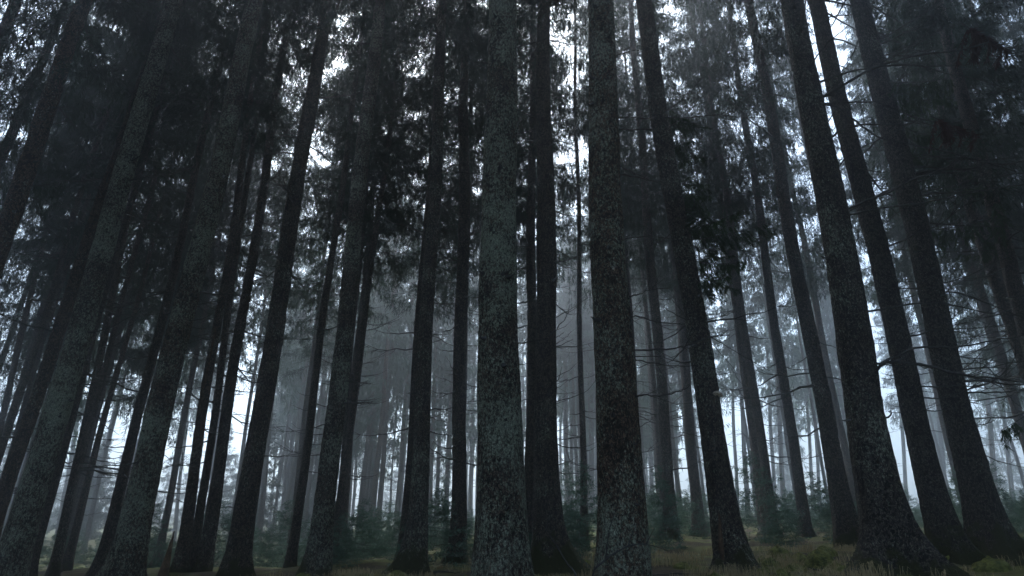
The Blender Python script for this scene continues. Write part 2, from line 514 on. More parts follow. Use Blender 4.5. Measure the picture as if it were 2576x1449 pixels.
# ------------------------------------------------------------------ trunks
class Tree:
    """A spruce placed by two points of its axis as seen in the photograph and its forward distance."""
    def __init__(self, x1, y1, w1, x2, y2, w2, Y):
        self.Y = Y
        a, b = at(x1, y1, Y), at(x2, y2, Y)
        self.k = (b.x - a.x) / (b.z - a.z)
        def rad(x, y, w, p):
            zc = p.y * CP + (p.z - CAM_Z) * SP
            cph = 1 / math.sqrt(1 + ((x - 1288) / FPX) ** 2)
            return 0.5 * w * zc * cph / FPX
        self.z1, self.r1 = a.z, rad(x1, y1, w1, a)
        self.z2, self.r2 = b.z, rad(x2, y2, w2, b)
        if self.z1 > self.z2: self.z1, self.r1, self.z2, self.r2 = self.z2, self.r2, self.z1, self.r1
        x0 = a.x - self.k * a.z
        for _ in range(3):
            zg = ground_z(x0 + 0, Y)
            x0 = a.x + self.k * (zg - a.z)
        self.base = Vector((x0, Y, zg))
        self.r2 = min(self.r2, self.r1 * 0.99)
        self.H = min(35.0, 22 + 24 * self.r1 * 2)
        self.ph = random.uniform(0, 6)

    def axis(self, z):
        """axis point relative to the base at height z above it"""
        return Vector((self.k * z + 0.035 * math.sin(z * 0.7 + self.ph) * min(1, z / 3), 0.03 * math.sin(z * 0.45 + self.ph * 2) * min(1, z / 3), z))

    def radius(self, z):
        zz = z + self.base.z
        s = (self.r2 - self.r1) / max(1.0, self.z2 - self.z1)
        s = max(s, -self.r1 / (self.H * 0.75))
        rr = self.r1 + s * (zz - self.z1)
        top = self.H
        lim = 0.02 + (self.r1 * 1.0) * max(0.0, 1 - z / top) ** 0.8
        return max(0.015, min(rr, lim * 1.15))

    def trunk(self, seg, near, flare=0.8, lobes=6, rough=0.065):
        rnd = random.Random(int(abs(self.base.x) * 1000) + seg)
        zs = []
        z = -0.25
        fine_to = 13.0 if near else 3.0
        st = 0.10 if near else 0.5
        while z < self.H:
            zs.append(z)
            z += st if (z < fine_to and near) else (0.15 if z < 1.2 else 1.2)
        zs.append(self.H)
        ls = [(rnd.uniform(0, 2 * math.pi), rnd.uniform(0.5, 1.3), rnd.uniform(0.22, 0.4)) for _ in range(lobes)]
        V = []
        sx = rnd.uniform(0, 90)
        for z in zs:
            c = self.axis(z)
            r = self.radius(max(z, 0))
            zz = max(z, 0.0)
            fb = 0.36 * flare * math.exp(-zz / 0.50) + 0.12 * math.exp(-zz / 1.6)
            for i in range(seg):
                a = 2 * math.pi * i / seg
                lob = 0.0
                if zz < 2.2:
                    for (la, lw, lh) in ls:
                        d = (a - la + math.pi) % (2 * math.pi) - math.pi
                        lob += lw * math.exp(-(d / 0.30) ** 2) * (0.75 * math.exp(-max(z, -0.1) / (0.26 * (0.7 + lh))) + 0.18 * math.exp(-zz / 0.9))
                q = r * (1 + fb + 1.25 * flare * lob)
                if near:
                    n1 = mnoise.noise(Vector((math.cos(a) * 2.2 + sx, math.sin(a) * 2.2, z * 1.1)))
                    n2 = mnoise.noise(Vector((math.cos(a) * r * 26 + sx, math.sin(a) * r * 26, z * 12)))
                    q *= 1 + rough * n1
                    q += 0.014 * n2
                V.append((c.x + q * math.cos(a), c.y + q * math.sin(a), c.z))
        n = len(zs)
        idx = np.arange(n * seg).reshape(n, seg)
        nx = np.roll(idx, -1, axis=1)
        Q = np.stack([idx[:-1], nx[:-1], nx[1:], idx[1:]], -1).reshape(-1, 4)
        return mesh_np('trunk', np.array(V), [Q], [BARK])

def add_dead(root, T, n, zlo, zhi, rnd, lengths=None, bias=None):
    for i in range(n):
        z = rnd.uniform(zlo, zhi)
        a = rnd.uniform(0, 2 * math.pi) if bias is None else rnd.gauss(bias, 0.7)
        c = T.axis(z)
        r = T.radius(z) * 0.9
        me = rnd.choice(DEAD if lengths is None else [DEAD[j] for j in lengths])
        s = rnd.uniform(0.75, 1.2)
        link('dead_branch', me, root, (c.x + r * math.cos(a), c.y + r * math.sin(a), z), (rnd.uniform(-0.4, 0.4), rnd.uniform(-0.25, 0.25), a), (s, s, s))

def add_stubs(root, T, n, zlo, zhi, rnd):
    for i in range(n):
        z = rnd.uniform(zlo, zhi)
        a = math.pi * 1.5 - math.atan2(T.base.x, T.Y) + rnd.uniform(-0.9, 0.9)
        c = T.axis(z)
        r = T.radius(z) * 0.97
        s = rnd.uniform(0.7, 1.5)
        link('branch_stub', rnd.choice(STUBS), root, (c.x + r * math.cos(a), c.y + r * math.sin(a), z), (0, rnd.uniform(-0.3, 0.3), a), (s, s, s))

def root_x_in(T):
    return abs(T.base.x) < 0.9 * T.Y

def make_tree(label, T, lichen=0.4, brown=0.3, moss=0.2, near=False, seg=None, crown=True, cb=None, dead=22, stubs=0, flare=0.8,
              group=None, far=False, deadlo=2.0, lengths=None, bias=None, crown_scale=1.0):
    rnd = random.Random(hash(label) % 1000 + int(T.base.x * 977))
    rnd = random.Random(int(T.base.x * 977 + T.base.y * 131))
    root = empty('spruce_tree', T.base, label, 'tree', group)
    seg = seg or (30 if near else (14 if T.Y < 25 else 8))
    tr = link('trunk', T.trunk(seg, near, flare), root)
    tr.color = (lichen, brown, moss, 1)
    if crown:
        cb = cb if cb is not None else rnd.uniform(8.5, 11)
        if root_x_in(T) and T.Y < 23:
            cb = rnd.uniform(13, 14) if T.Y < 13.5 else rnd.uniform(11.3, 12.8) if T.Y < 16.8 else rnd.uniform(9.3, 10.8)
        if far:
            i = rnd.randrange(3); me = FAR_CROWNS[i]; cl = 15.0
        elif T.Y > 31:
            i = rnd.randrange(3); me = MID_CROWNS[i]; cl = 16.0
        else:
            i = rnd.randrange(5); me = CROWNS[i]; cl = CROWN_LEN[i]
        cz = T.axis(cb)
        sz = (T.H + 0.6 - cb) / cl
        sxy = crown_scale * rnd.uniform(0.8, 1.15) * (0.75 + 0.25 * min(1.3, T.r1 / 0.16))
        cr = link('crown', me, root, cz, (0, math.atan(T.k), 0), (sxy, sxy, sz))
        cr.rotation_euler = Euler((0, math.atan(T.k), 0)).to_matrix().to_4x4().to_euler()
        cr.rotation_euler.z = 0
        cr.rotation_euler = (Matrix.Rotation(math.atan(T.k), 3, 'Y') @ Matrix.Rotation(rnd.uniform(0, 6.28), 3, 'Z')).to_euler()
    else:
        cb = 11
    if dead: add_dead(root, T, dead + (10 if cb > 11 else 0), deadlo, cb + 2.0, rnd, lengths, bias)
    if stubs: add_stubs(root, T, stubs, 0.8, 10.5, rnd)
    return root

# ------------------------------------------------------------------ the trees one can tell apart
# key: (label, x1, y1, w1, x2, y2, w2, distance, options); some near crowns, out of view, are widened to shade the fog
TREES = {
 'L1': ('thick leaning trunk crusted with grey-green lichen at the far left edge', 127, 1087, 72, 385, 180, 48, 11.0, dict(lichen=.60, brown=.4, near=True, dead=6, stubs=14, cb=11, lengths=(0, 1, 2))),
 'L2': ('slim dark trunk hard against the right side of the lichen-crusted leftmost trunk', 169, 1087, 24, 270, 724, 20, 15.0, dict(lichen=.1, cb=8)),
 'L3': ('dark trunk with a thinner one half hidden behind it, beside the lichen-crusted leftmost trunk', 143, 1410, 26, 287, 724, 19, 15.5, dict(lichen=.2, cb=8)),
 'L4': ('thin dark trunk half hidden behind its darker left neighbour, left of the misty gap', 222, 1087, 17, 316, 724, 14, 18.0, dict(lichen=.15, cb=7.5)),
 'L5': ('slender dark trunk standing alone in the brightest misty gap on the left', 256, 1087, 17, 345, 750, 12, 19.0, dict(lichen=.1, brown=.5, cb=8, lengths=(0, 1))),
 'L8': ('straight black trunk just left of the lichen-speckled trunk with the broken snag', 338, 1087, 27, 424, 724, 22, 14.5, dict(lichen=.12, cb=8.5)),
 'L10': ('thick leaning lichen-speckled trunk beside the pointed broken snag', 394, 1087, 70, 592, 230, 46, 11.5, dict(lichen=.58, brown=.65, near=True, dead=5, stubs=18, cb=11.5, lengths=(0, 1))),
 'L12': ('dark trunk with a pale stripped streak of bark, first right of the broken snag', 458, 1400, 31, 561, 724, 21, 14.5, dict(lichen=.3, brown=.6, near=True, seg=18, cb=10, lengths=(0, 1, 2))),
 'L13': ('dark smooth trunk squeezed between the streaked trunk and its wider right neighbour', 487, 1400, 23, 583, 724, 17, 15.5, dict(lichen=.12, cb=10)),
 'L15': ('rough dark trunk, third right of the broken snag', 518, 1400, 34, 622, 724, 25, 15.0, dict(lichen=.25, near=True, seg=18, cb=10.5)),
 'L16': ('stout dark trunk flaring into a mossy foot left of the group of pale hazy trunks', 650, 1087, 50, 774, 300, 36, 13.0, dict(lichen=.28, brown=.4, near=True, flare=1.0, moss=.35, cb=11, stubs=10)),
 'M1': ('slim black trunk rising from dry grass in front of the pale hazy trunks', 776, 1087, 21, 859, 475, 16, 16.0, dict(lichen=.05, cb=10.5, lengths=(0, 1))),
 'M2': ('greenish lichen-mottled trunk with two thin black trunks close on its right', 838, 1087, 48, 932, 212, 34, 12.5, dict(lichen=.50, brown=.4, near=True, moss=.3, cb=12, stubs=12, lengths=(0, 1, 2))),
 'M3': ('very thin black trunk touching the right side of the greenish mottled trunk', 867, 1087, 12, 899, 724, 11, 18.0, dict(lichen=.05, cb=10, lengths=(0, 1, 2))),
 'M4': ('thin black trunk with many bare side twigs, second right of the greenish mottled trunk', 879, 1087, 18, 944, 600, 14, 17.0, dict(lichen=.05, cb=10.5, dead=26, lengths=(0, 1, 2), deadlo=4)),
 'M10': ('black trunk overlapped by the left side of a mossy-footed mottled trunk', 1036, 1087, 22, 1061, 724, 18, 16.0, dict(lichen=.08, cb=11)),
 'M11': ('mottled trunk with a mossy flared foot and short bare twigs on its right side', 1062, 1087, 40, 1103, 250, 27, 13.0, dict(lichen=.38, near=True, flare=1.1, moss=.4, cb=11.5, stubs=6, dead=14, lengths=(0, 1), bias=0.0)),
 'M15': ('plain black trunk left of the central thick lichen trunk, behind low spruce scrub', 1157, 1087, 34, 1171, 100, 26, 15.0, dict(lichen=.12, near=True, seg=18, cb=10.5, lengths=(0, 1, 2))),
 'M17': ('central thick straight trunk speckled pale grey-green, cut by the picture bottom', 1258, 1087, 107, 1259, 100, 72, 8.0, dict(lichen=.58, brown=.5, near=True, seg=40, stubs=26, cb=11, crown_scale=1.7, dead=0, flare=.7)),
 'M18a': ('black trunk half covered by the dark trunk with the mossy root on its right', 1335, 1087, 27, 1341, 60, 16, 15.0, dict(lichen=.12, cb=11, near=True, seg=18)),
 'M18b': ('wide nearly black trunk with a long mossy root, between the two thickest lichen trunks', 1376, 1087, 58, 1368, 100, 33, 12.0, dict(lichen=.2, near=True, flare=1.5, moss=.55, cb=11.5, stubs=10, lengths=(1, 2, 3))),
 'M19': ('pole-thin black trunk just left of the thick brown-mottled trunk', 1465, 1087, 15, 1450, 300, 9, 18.0, dict(lichen=.05, cb=10.5, dead=18, lengths=(1, 2, 3))),
 'M20': ('thick brown-barked trunk mottled with lichen, with bare boughs reaching right', 1553, 1087, 104, 1511, 120, 67, 7.8, dict(lichen=.50, brown=.9, near=True, seg=40, stubs=24, cb=11, crown_scale=1.7, dead=0, flare=.6)),
 'M21': ('thin dark trunk peeping out right behind the thick brown-barked trunk', 1604, 1087, 16, 1590, 880, 14, 20.0, dict(lichen=.05, cb=10)),
 'M22': ('black trunk standing in green scrub, second right of the thick brown-barked trunk', 1672, 1087, 28, 1609, 300, 20, 19.0, dict(lichen=.2, cb=10.5, near=True, seg=16)),
 'M22b': ('grey hazy trunk edging out left behind a black trunk in the green scrub', 1653, 1087, 13, 1628, 800, 11, 24.0, dict(lichen=.1, cb=10)),
 'M23': ('smooth slate-grey trunk left of the trunk that bears the bracket fungus', 1738, 1087, 25, 1706, 724, 20, 22.0, dict(lichen=.02, cb=10.5)),
 'M24': ('leaning trunk with a pale bracket fungus and a rotten hollow at its mossy foot', 1790, 1087, 62, 1652, 220, 44, 10.5, dict(lichen=.35, near=True, flare=1.2, moss=.3, cb=11.5, crown_scale=1.5, stubs=14, dead=5, lengths=(1, 2, 3))),
 'M26': ('dusky trunk half hidden by the darker trunk on its right, beyond the bracket fungus tree', 1891, 1087, 20, 1846, 724, 15, 22.0, dict(lichen=.05, cb=10)),
 'M27': ('dark trunk overlapping a dusky one, beyond the bracket fungus tree', 1911, 1087, 23, 1795, 280, 16, 20.0, dict(lichen=.15, cb=10, dead=16)),
 'M28': ('slim straight black trunk rising behind the mossy tussocks', 1991, 1087, 26, 1874, 300, 18, 19.0, dict(lichen=.1, cb=10, near=True, seg=16, dead=16)),
 'M29': ('knotty trunk with a mossy flared foot, left of the rightmost group of thick trunks', 2082, 1087, 45, 1944, 330, 28, 14.5, dict(lichen=.25, near=True, flare=1.1, moss=.35, cb=10.5, stubs=12, dead=14)),
 'M30': ('grey-brown hazy trunk close behind the right side of the knotty trunk', 2116, 1087, 20, 2044, 724, 17, 25.0, dict(lichen=.1, brown=.5, cb=10, dead=22, lengths=(0, 1, 2))),
 'M31': ('thickest trunk of the right-hand group, with deeply cracked bark and long bare boughs', 2186, 1087, 101, 2047, 290, 66, 9.0, dict(lichen=.3, brown=.15, near=True, seg=40, flare=1.25, moss=.35, stubs=22, cb=10.5, crown_scale=1.6, dead=0)),
 'M32': ('dark trunk between the thickest right-hand trunk and the last mossy-footed one', 2311, 1087, 66, 2172, 500, 52, 11.0, dict(lichen=.18, brown=.1, near=True, flare=1.1, moss=.5, stubs=18, cb=10, dead=20, bias=0.2)),
 'M33': ('mossy-footed trunk with many bare boughs on its right, nearest the lower right corner', 2426, 1087, 78, 2284, 500, 62, 11.0, dict(lichen=.22, brown=.1, near=True, flare=1.3, moss=.6, stubs=18, cb=9.5, dead=32, lengths=(3, 4, 5, 7), bias=0.1, deadlo=3)),
 'M34': ('thin hazy trunk seen between the two mossy-footed trunks on the right', 2380, 1087, 17, 2296, 724, 15, 26.0, dict(lichen=.05, cb=9)),
 'M35': ('grey trunk running up out of the right edge behind a tangle of bare boughs', 2512, 724, 36, 2434, 480, 32, 15.0, dict(lichen=.2, cb=9, dead=26, lengths=(3, 4, 5))),
 'M36': ('dark trunk at the very right edge above the hanging spruce spray', 2556, 724, 46, 2494, 500, 42, 13.0, dict(lichen=.15, cb=8.5, dead=26, lengths=(3, 4, 5))),
 'K1': ('dark thin trunk crossing the left picture edge at mid height', 82, 724, 15, 40, 900, 17, 20.0, dict(lichen=.1, cb=7.5)),
 'K2': ('black trunk left of a dim brown one, near the left edge', 132, 724, 18, 77, 900, 20, 17.0, dict(lichen=.08, cb=7.5)),
 'K3': ('thin dark trunk caught between a black and a dim brown trunk near the left edge', 152, 724, 13, 98, 900, 14, 19.0, dict(lichen=.08, cb=7)),
 'K4': ('dim brown trunk close along the left side of the lichen-crusted leftmost trunk', 62, 1087, 40, 330, 280, 27, 13.0, dict(lichen=.2, brown=.8, near=True, cb=9, stubs=8)),
 'K5': ('broad reddish-brown trunk rising through the dark upper left corner', 187, 90, 46, 55, 450, 52, 10.0, dict(lichen=.3, brown=.9, near=True, cb=10.5, stubs=14, lengths=(0, 1))),
 'K6': ('grey trunk with a pale rim left of the broad reddish-brown upper-left trunk', 165, 15, 24, 45, 300, 27, 13.0, dict(lichen=.25, brown=.5, near=True, cb=9)),
 'K7': ('reddish trunk cutting across the top left corner', 32, 20, 36, 5, 85, 37, 11.0, dict(lichen=.25, brown=.95, near=True, cb=9)),
}
BUILT = {}
for key, (label, x1, y1, w1, x2, y2, w2, Y, opt) in TREES.items():
    T = Tree(x1, y1, w1, x2, y2, w2, Y)
    BUILT[key] = (T, make_tree(label, T, **opt))

SHORT = {'L1': 'the lichen-crusted leftmost trunk', 'L5': 'the slender lone dark trunk', 'L8': 'the straight black left trunk',
         'L10': 'the lichen-speckled trunk beside the snag', 'L12': 'the trunk with the stripped streak', 'L15': 'the rough dark trunk past the snag',
         'L16': 'the stout mossy-footed left trunk', 'M1': 'the slim black trunk in dry grass', 'M2': 'the greenish mottled trunk', 'M4': 'the twiggy thin black trunk',
         'M11': 'the mossy-footed mottled trunk', 'M15': 'the plain black trunk', 'M17': 'the central thick lichen trunk', 'M18b': 'the wide black trunk with mossy root',
         'M19': 'the pole-thin black trunk', 'M20': 'the thick brown-barked trunk', 'M22': 'the black trunk in green scrub', 'M23': 'the smooth slate-grey trunk',
         'M24': 'the bracket fungus tree', 'M27': 'the dark overlapping trunk', 'M28': 'the slim straight black trunk', 'M29': 'the knotty trunk',
         'M31': 'the thickest right-hand trunk', 'M32': 'the trunk between mossy-footed ones', 'M33': 'the last mossy-footed trunk'}
def px_of(x, y, z):
    return 1288 + FPX * x / (y * CP + (z - CAM_Z) * SP)
SHORT_PX = {k: px_of(*(BUILT[k][0].base + Vector((0, 0, 1.0)))) for k in SHORT}
def beside(x, y):
    px = px_of(x, y, ground_z(x, y) + 1)
    k = min(SHORT_PX, key=lambda q: abs(SHORT_PX[q] - px))
    return ('left' if px < SHORT_PX[k] else 'right') + ' of ' + SHORT[k]

# hazy trunks further in
HAZY = [
 # x@1087, w, base x, Y, brown, label or None
 (275, 9, 222, 36, .2, 'faint thin trunk in the brightest misty gap, right of the slender dark one'),
 (190, 12, 147, 38, .1, 'pale grey hazy trunk glimpsed left of the dark pair near the left edge'),
 (356, 9, 290, 31, .1, 'pale hazy trunk showing as a strip between the black trunk and the snag-side lichen trunk'),
 (452, 9, 410, 36, .2, 'lone faint grey trunk in the fog above the broken snag'),
 (466, 9, 440, 34, .1, 'hazy trunk barely showing left of the streaked dark trunk'),
 (545, 9, 520, 33, .1, 'hazy strip of trunk between the smooth dark and the rough dark trunk'),
 (676, 14, 652, 27, .2, 'hazier trunk touching the right side of the stout mossy-footed left trunk'),
 (700, 6, 676, 46, .2, 'leftmost and faintest of the six pale hazy trunks left of the slim black trunk'),
 (711, 8, 690, 42, .2, 'second of the six pale hazy trunks counted from the stout mossy-footed trunk'),
 (726, 9, 706, 40, .2, 'third of the six pale hazy trunks counted from the stout mossy-footed trunk'),
 (738, 11, 713, 38, .3, 'fourth of the six pale hazy trunks, hidden partly by the browner one'),
 (750, 14, 721, 33, .6, 'widest and brownest of the six pale hazy trunks, twiggy on its right side'),
 (759, 7, 745, 48, .2, 'last and palest of the six hazy trunks, touching the slim black trunk'),
 (806, 10, 784, 37, .1, 'pale hazy trunk left of the greenish lichen-mottled trunk'),
 (891, 10, 872, 37, .1, 'left one of a hazy pair just right of the two thin black trunks'),
 (902, 7, 884, 42, .1, 'thinner right one of a hazy pair beside the two thin black trunks'),
 (925, 9, 900, 29, .2, 'narrow dark hazy trunk left of the pale brown one'),
 (934, 8, 916, 36, .2, 'faint trunk touching the left side of a slate trunk beside the pale brown one'),
 (945, 11, 924, 33, .2, 'slate-coloured trunk close left of the pale brown one'),
 (957, 13, 935, 27, 1.0, 'pale reddish-brown trunk standing out among the grey hazy ones'),
 (969, 12, 950, 29, .4, 'slate trunk close right of the pale brown one'),
 (1014, 10, 995, 30, .6, 'brownish hazy trunk left of the black trunk with a mossy-footed neighbour'),
 (1021, 7, 1005, 38, .1, 'thin pale trunk hugging the right side of a brownish hazy one'),
 (1088, 11, 1079, 31, .9, 'pale brown trunk showing along the right edge of the mossy-footed mottled trunk'),
 (1105, 9, 1096, 34, .1, 'left of two slim grey trunks between the mottled and the plain black trunk'),
 (1132, 8, 1123, 33, .1, 'right of two slim grey trunks, next to the plain black trunk'),
 (1178, 5, 1172, 50, .1, 'faintest thread-thin trunk between the plain black and the central thick trunk'),
 (1188, 11, 1182, 38, .2, 'grey hazy trunk touching the left of the central thick lichen trunk'),
 (1316, 6, 1316, 42, .1, 'thin pale strip of trunk just right of the central thick lichen trunk'),
 (1410, 6, 1411, 44, .1, 'faint trunk along the right side of the wide black trunk with the mossy root'),
 (1424, 12, 1428, 33, .5, 'left one of a brownish hazy pair behind a small spruce, left of the pole-thin trunk'),
 (1437, 8, 1441, 35, .4, 'right one of a brownish hazy pair behind a small spruce'),
 (1449, 7, 1452, 41, .1, 'slim grey trunk between the brownish pair and the pole-thin black trunk'),
 (1476, 6, 1480, 45, .1, 'faint trunk close right of the pole-thin black trunk'),
 (1487, 13, 1490, 35, .4, 'brown-grey hazy trunk between the pole-thin and the thick brown-barked trunk'),
 (1500, 8, 1502, 42, .2, 'hazy trunk touching the left of the thick brown-barked trunk'),
 (1635, 10, 1643, 42, .1, 'faint trunk in the fog behind hanging spruce sprays right of the thick brown-barked trunk'),
 (1700, 9, 1706, 44, .1, 'pale trunk in the fog left of the smooth slate-grey one'),
 (1767, 13, 1800, 30, .4, 'hazy trunk half hidden by the bracket fungus tree'),
 (1847, 9, 1858, 40, .1, 'faint grey trunk right of the bracket fungus tree'),
 (1870, 12, 1884, 36, .7, 'brownish hazy trunk behind a tall young spruce'),
 (1940, 10, 1952, 40, .1, 'faint trunk left of the slim straight black trunk'),
 (1962, 12, 1975, 36, .7, 'brown-tinted hazy trunk next to the slim straight black trunk'),
 (2035, 9, 2050, 42, .1, 'left of two faint trunks between the slim black and the knotty trunk'),
 (2052, 9, 2066, 44, .1, 'right of two faint trunks between the slim black and the knotty trunk'),
 (2270, 10, 2287, 44, .1, 'faint trunk in the narrow gap right of the thickest right-hand trunk'),
 (2365, 11, 2386, 42, .1, 'faint trunk in the gap between the two mossy-footed right-hand trunks'),
 (2492, 14, 2515, 36, .5, 'brownish hazy trunk right of the last mossy-footed trunk'),
 (2530, 12, 2556, 40, .2, 'grey hazy trunk close to the right picture edge, low down'),
]
for (x1, w1, bx, Y, brown, label) in HAZY:
    by = 1310
    Y *= 1.55
    # axis from the base column towards the vertical vanishing point
    T = Tree(x1, 1087, w1, x1 - (bx - x1) * (1087 - 800) / (by - 1087) * 0.9, 800, w1 * 0.8, Y)
    make_tree(label, T, lichen=.1, brown=brown, moss=.1, cb=random.uniform(9, 12.5), dead=10 if Y < 60 else 4, far=Y > 66,
              lengths=(1, 2, 3, 4), deadlo=3, crown_scale=0.95)

for px in (120, 205, 232, 300, 318, 372, 470, 505, 588, 600, 690, 770, 792, 818, 862, 910, 980, 1030, 1045, 1118, 1146, 1200, 1330, 1395, 1455, 1465, 1512, 1630, 1662, 1690, 1712, 1756, 1775, 1830, 1905,
           1930, 2010, 2028, 2090, 2180, 2262, 2340, 2400, 2470):
    Y = random.uniform(36, 62)
    p = at(px, 1290, Y)
    T = Tree.__new__(Tree)
    T.Y = Y; T.k = random.uniform(-0.012, 0.012)
    d = random.uniform(.2, .36)
    T.base = Vector((p.x, Y, ground_z(p.x, Y)))
    T.z1, T.r1, T.z2, T.r2 = T.base.z + 1.5, d / 2, T.base.z + 12, d / 2 * 0.74
    T.H = random.uniform(21, 27); T.ph = random.uniform(0, 6)
    make_tree('thin fog-grey trunk, ' + beside(p.x, Y), T, lichen=.1, brown=random.uniform(.1, .7), moss=.1, cb=random.uniform(12.5, 16), dead=6, far=True, lengths=(1, 2, 3),
              deadlo=3, group='thin fog-grey trunks far in', crown_scale=.62)

# trees standing in the dark behind the left group and in the fog on the right: nothing in the picture tells them apart
def backdrop(n, xr, Yr, label, group, cb, far, hr=(0.24, 0.40)):
    for i in range(n):
        Y = random.uniform(*Yr)
        x = random.uniform(*xr) * Y
        T = Tree.__new__(Tree)
        T.Y = Y; T.k = random.uniform(-0.012, 0.012)
        d = random.uniform(*hr)
        T.base = Vector((x, Y, ground_z(x, Y)))
        T.z1, T.r1, T.z2, T.r2 = T.base.z + 1.5, d / 2, T.base.z + 12, d / 2 * 0.72
        T.H = 22 + 20 * d + random.uniform(-2, 2); T.ph = random.uniform(0, 6)
        if '{}' in label: lab = label.format(beside(x, Y))
        else: lab = label
        make_tree(lab, T, lichen=.1, brown=.3, moss=.1, cb=random.uniform(*cb), dead=6 if not far else 0, far=far, group=group, crown_scale=1.2)
backdrop(5, (-1.05, -0.58), (21, 33), 'dark spruce in the gloom, {}', 'dark spruces behind the left trunks', (5.5, 8), False)
for i, (px, Y, cb_) in enumerate([(-150, 20, 7.5), (-60, 25, 7), (60, 24, 7.5), (15, 22, 7.5), (118, 27, 7.5), (232, 25, 8), (335, 27, 8), (462, 24, 8), (560, 27, 8.5), (646, 22, 9), (762, 28, 9), (838, 22, 9.3), (1062, 24, 9.5), (1158, 22, 9.5), (1258, 25, 9), (1376, 22, 9.5), (840, 18.5, 13), (1060, 19.5, 12.8), (1375, 18.5, 13), (1256, 19.5, 13), (880, 20, 12.8), (1895, 21, 12.3), (2660, 20, 9), (2850, 19, 8.5), (2960, 22, 8),
                                  (1553, 23, 9), (1735, 27, 11.5), (2190, 23, 9.5), (2428, 23, 9)]):
    p = at(px, 1087, Y)
    where = ('the left-hand trunks', 'the middle trunks', 'the right-hand trunks')[0 if px < 700 else 1 if px < 1600 else 2]
    backdrop(1, (p.x / Y - .003, p.x / Y + .003), (Y, Y + .3), 'dark-crowned spruce showing boughs {}', 'dark crowns over ' + where, (cb_, cb_ + .7), False)
for px, Y in ((872, 52), (935, 47), (1012, 50), (1092, 54), (1125, 47), (1330, 52), (1470, 54), (1640, 52)):
    p = at(px, 1087, Y)
    backdrop(1, (p.x / Y - .003, p.x / Y + .003), (Y, Y + .3), 'full misty spruce with drooping boughs, {}', 'full misty spruces beyond the clearing', (5, 7), False)
backdrop(8, (0.15, 1.0), (46, 60), 'misty spruce deeper in the wood, {}', 'misty spruces right of centre', (7, 10), False)
backdrop(11, (0.1, 1.05), (62, 95), 'faint spruce far back in the fog, {}', 'faint spruces far back on the right', (5, 9), True)
backdrop(4, (0.8, 1.1), (19, 30), 'dark spruce closing the view behind the right-hand boughs', 'dark spruces behind the right-hand boughs', (6, 8.5), False)
backdrop(4, (-0.36, 0.1), (64, 88), 'faint tall spruce deep in fog, {}', 'faint spruces far back left of centre', (6, 9), True)

# unseen trees carrying the wood on round the photographer, added to shade near fog
def around(n, xr, yr, label, group):
    k = 0
    while k < n:
        x, y = random.uniform(*xr), random.uniform(*yr)
        if x * x + y * y < 7 or (y > -1 and abs(x) < 0.95 * y + 7): continue
        k += 1
        T = Tree.__new__(Tree)
        T.Y = 30; T.k = random.uniform(-0.012, 0.012)
        d = random.uniform(.3, .5)
        T.base = Vector((x, y, ground_z(x, y)))
        T.z1, T.r1, T.z2, T.r2 = T.base.z + 1.5, d / 2, T.base.z + 12, d / 2 * 0.72
        T.H = 18 + 18 * d + random.uniform(-2, 2); T.ph = random.uniform(0, 6)
        make_tree(label, T, lichen=.4, brown=.3, moss=.1, cb=random.uniform(8, 11) if y < -1 else random.uniform(3, 8), dead=0, group=group, crown_scale=1.5)
around(26, (-16, 16), (-15, -1.0), 'unseen spruce behind the viewpoint, added to shade the near fog', 'unseen shading spruces behind the viewpoint')
around(26, (-34, -12), (-3, 12), 'unseen spruce left of the picture, added to shade the near fog', 'unseen shading spruces left of the picture')
around(26, (13, 34), (-3, 12), 'unseen spruce right of the picture, added to shade the near fog', 'unseen shading spruces right of the picture')

def sides(n, sx, label, group):  # spruces out of view, added to keep side light off the fog
    k = 0
    while k < n:
        y = random.uniform(6, 34)
        x = sx * (y * 1.02 + random.uniform(5, 22))
        k += 1
        T = Tree.__new__(Tree)
        T.Y = 30; T.k = random.uniform(-0.012, 0.012)
        d = random.uniform(.3, .5)
        T.base = Vector((x, y, ground_z(x, y)))
        T.z1, T.r1, T.z2, T.r2 = T.base.z + 1.5, d / 2, T.base.z + 12, d / 2 * 0.72
        T.H = 26 + 14 * d; T.ph = random.uniform(0, 6)
        make_tree(label, T, lichen=.3, brown=.3, moss=.1, cb=random.uniform(4, 8), dead=0, group=group, crown_scale=1.4)
sides(24, -1, 'unseen spruce outside the left picture edge, added to block side light', 'unseen light-blocking spruces outside the left edge')
sides(24, 1, 'unseen spruce outside the right picture edge, added to block side light', 'unseen light-blocking spruces outside the right edge')

# low spruces beyond the clearing on the left, their tops against the sky
for i in range(34):
    Y = random.uniform(46, 90)
    x = random.uniform(-1.0, -0.30) * Y
    T = Tree.__new__(Tree)
    T.Y = Y; T.k = 0.0
    T.base = Vector((x, Y, ground_z(x, Y)))
    T.z1, T.r1, T.z2, T.r2 = T.base.z + 1, 0.09, T.base.z + 6, 0.05
    T.H = random.uniform(7, 13); T.ph = 0
    root = empty('low_spruce', T.base, 'low fog-grey spruce beyond the clearing, ' + beside(x, Y), 'tree', 'low spruces beyond the clearing')
    link('trunk', T.trunk(6, False, 0.3), root).color = (.1, .2, 0, 1)
    s = T.H / 9.0
    link('crown', LOW_TREES[i % 3], root, (0, 0, 0.3), (0, 0, random.uniform(0, 6)), (s, s, s))

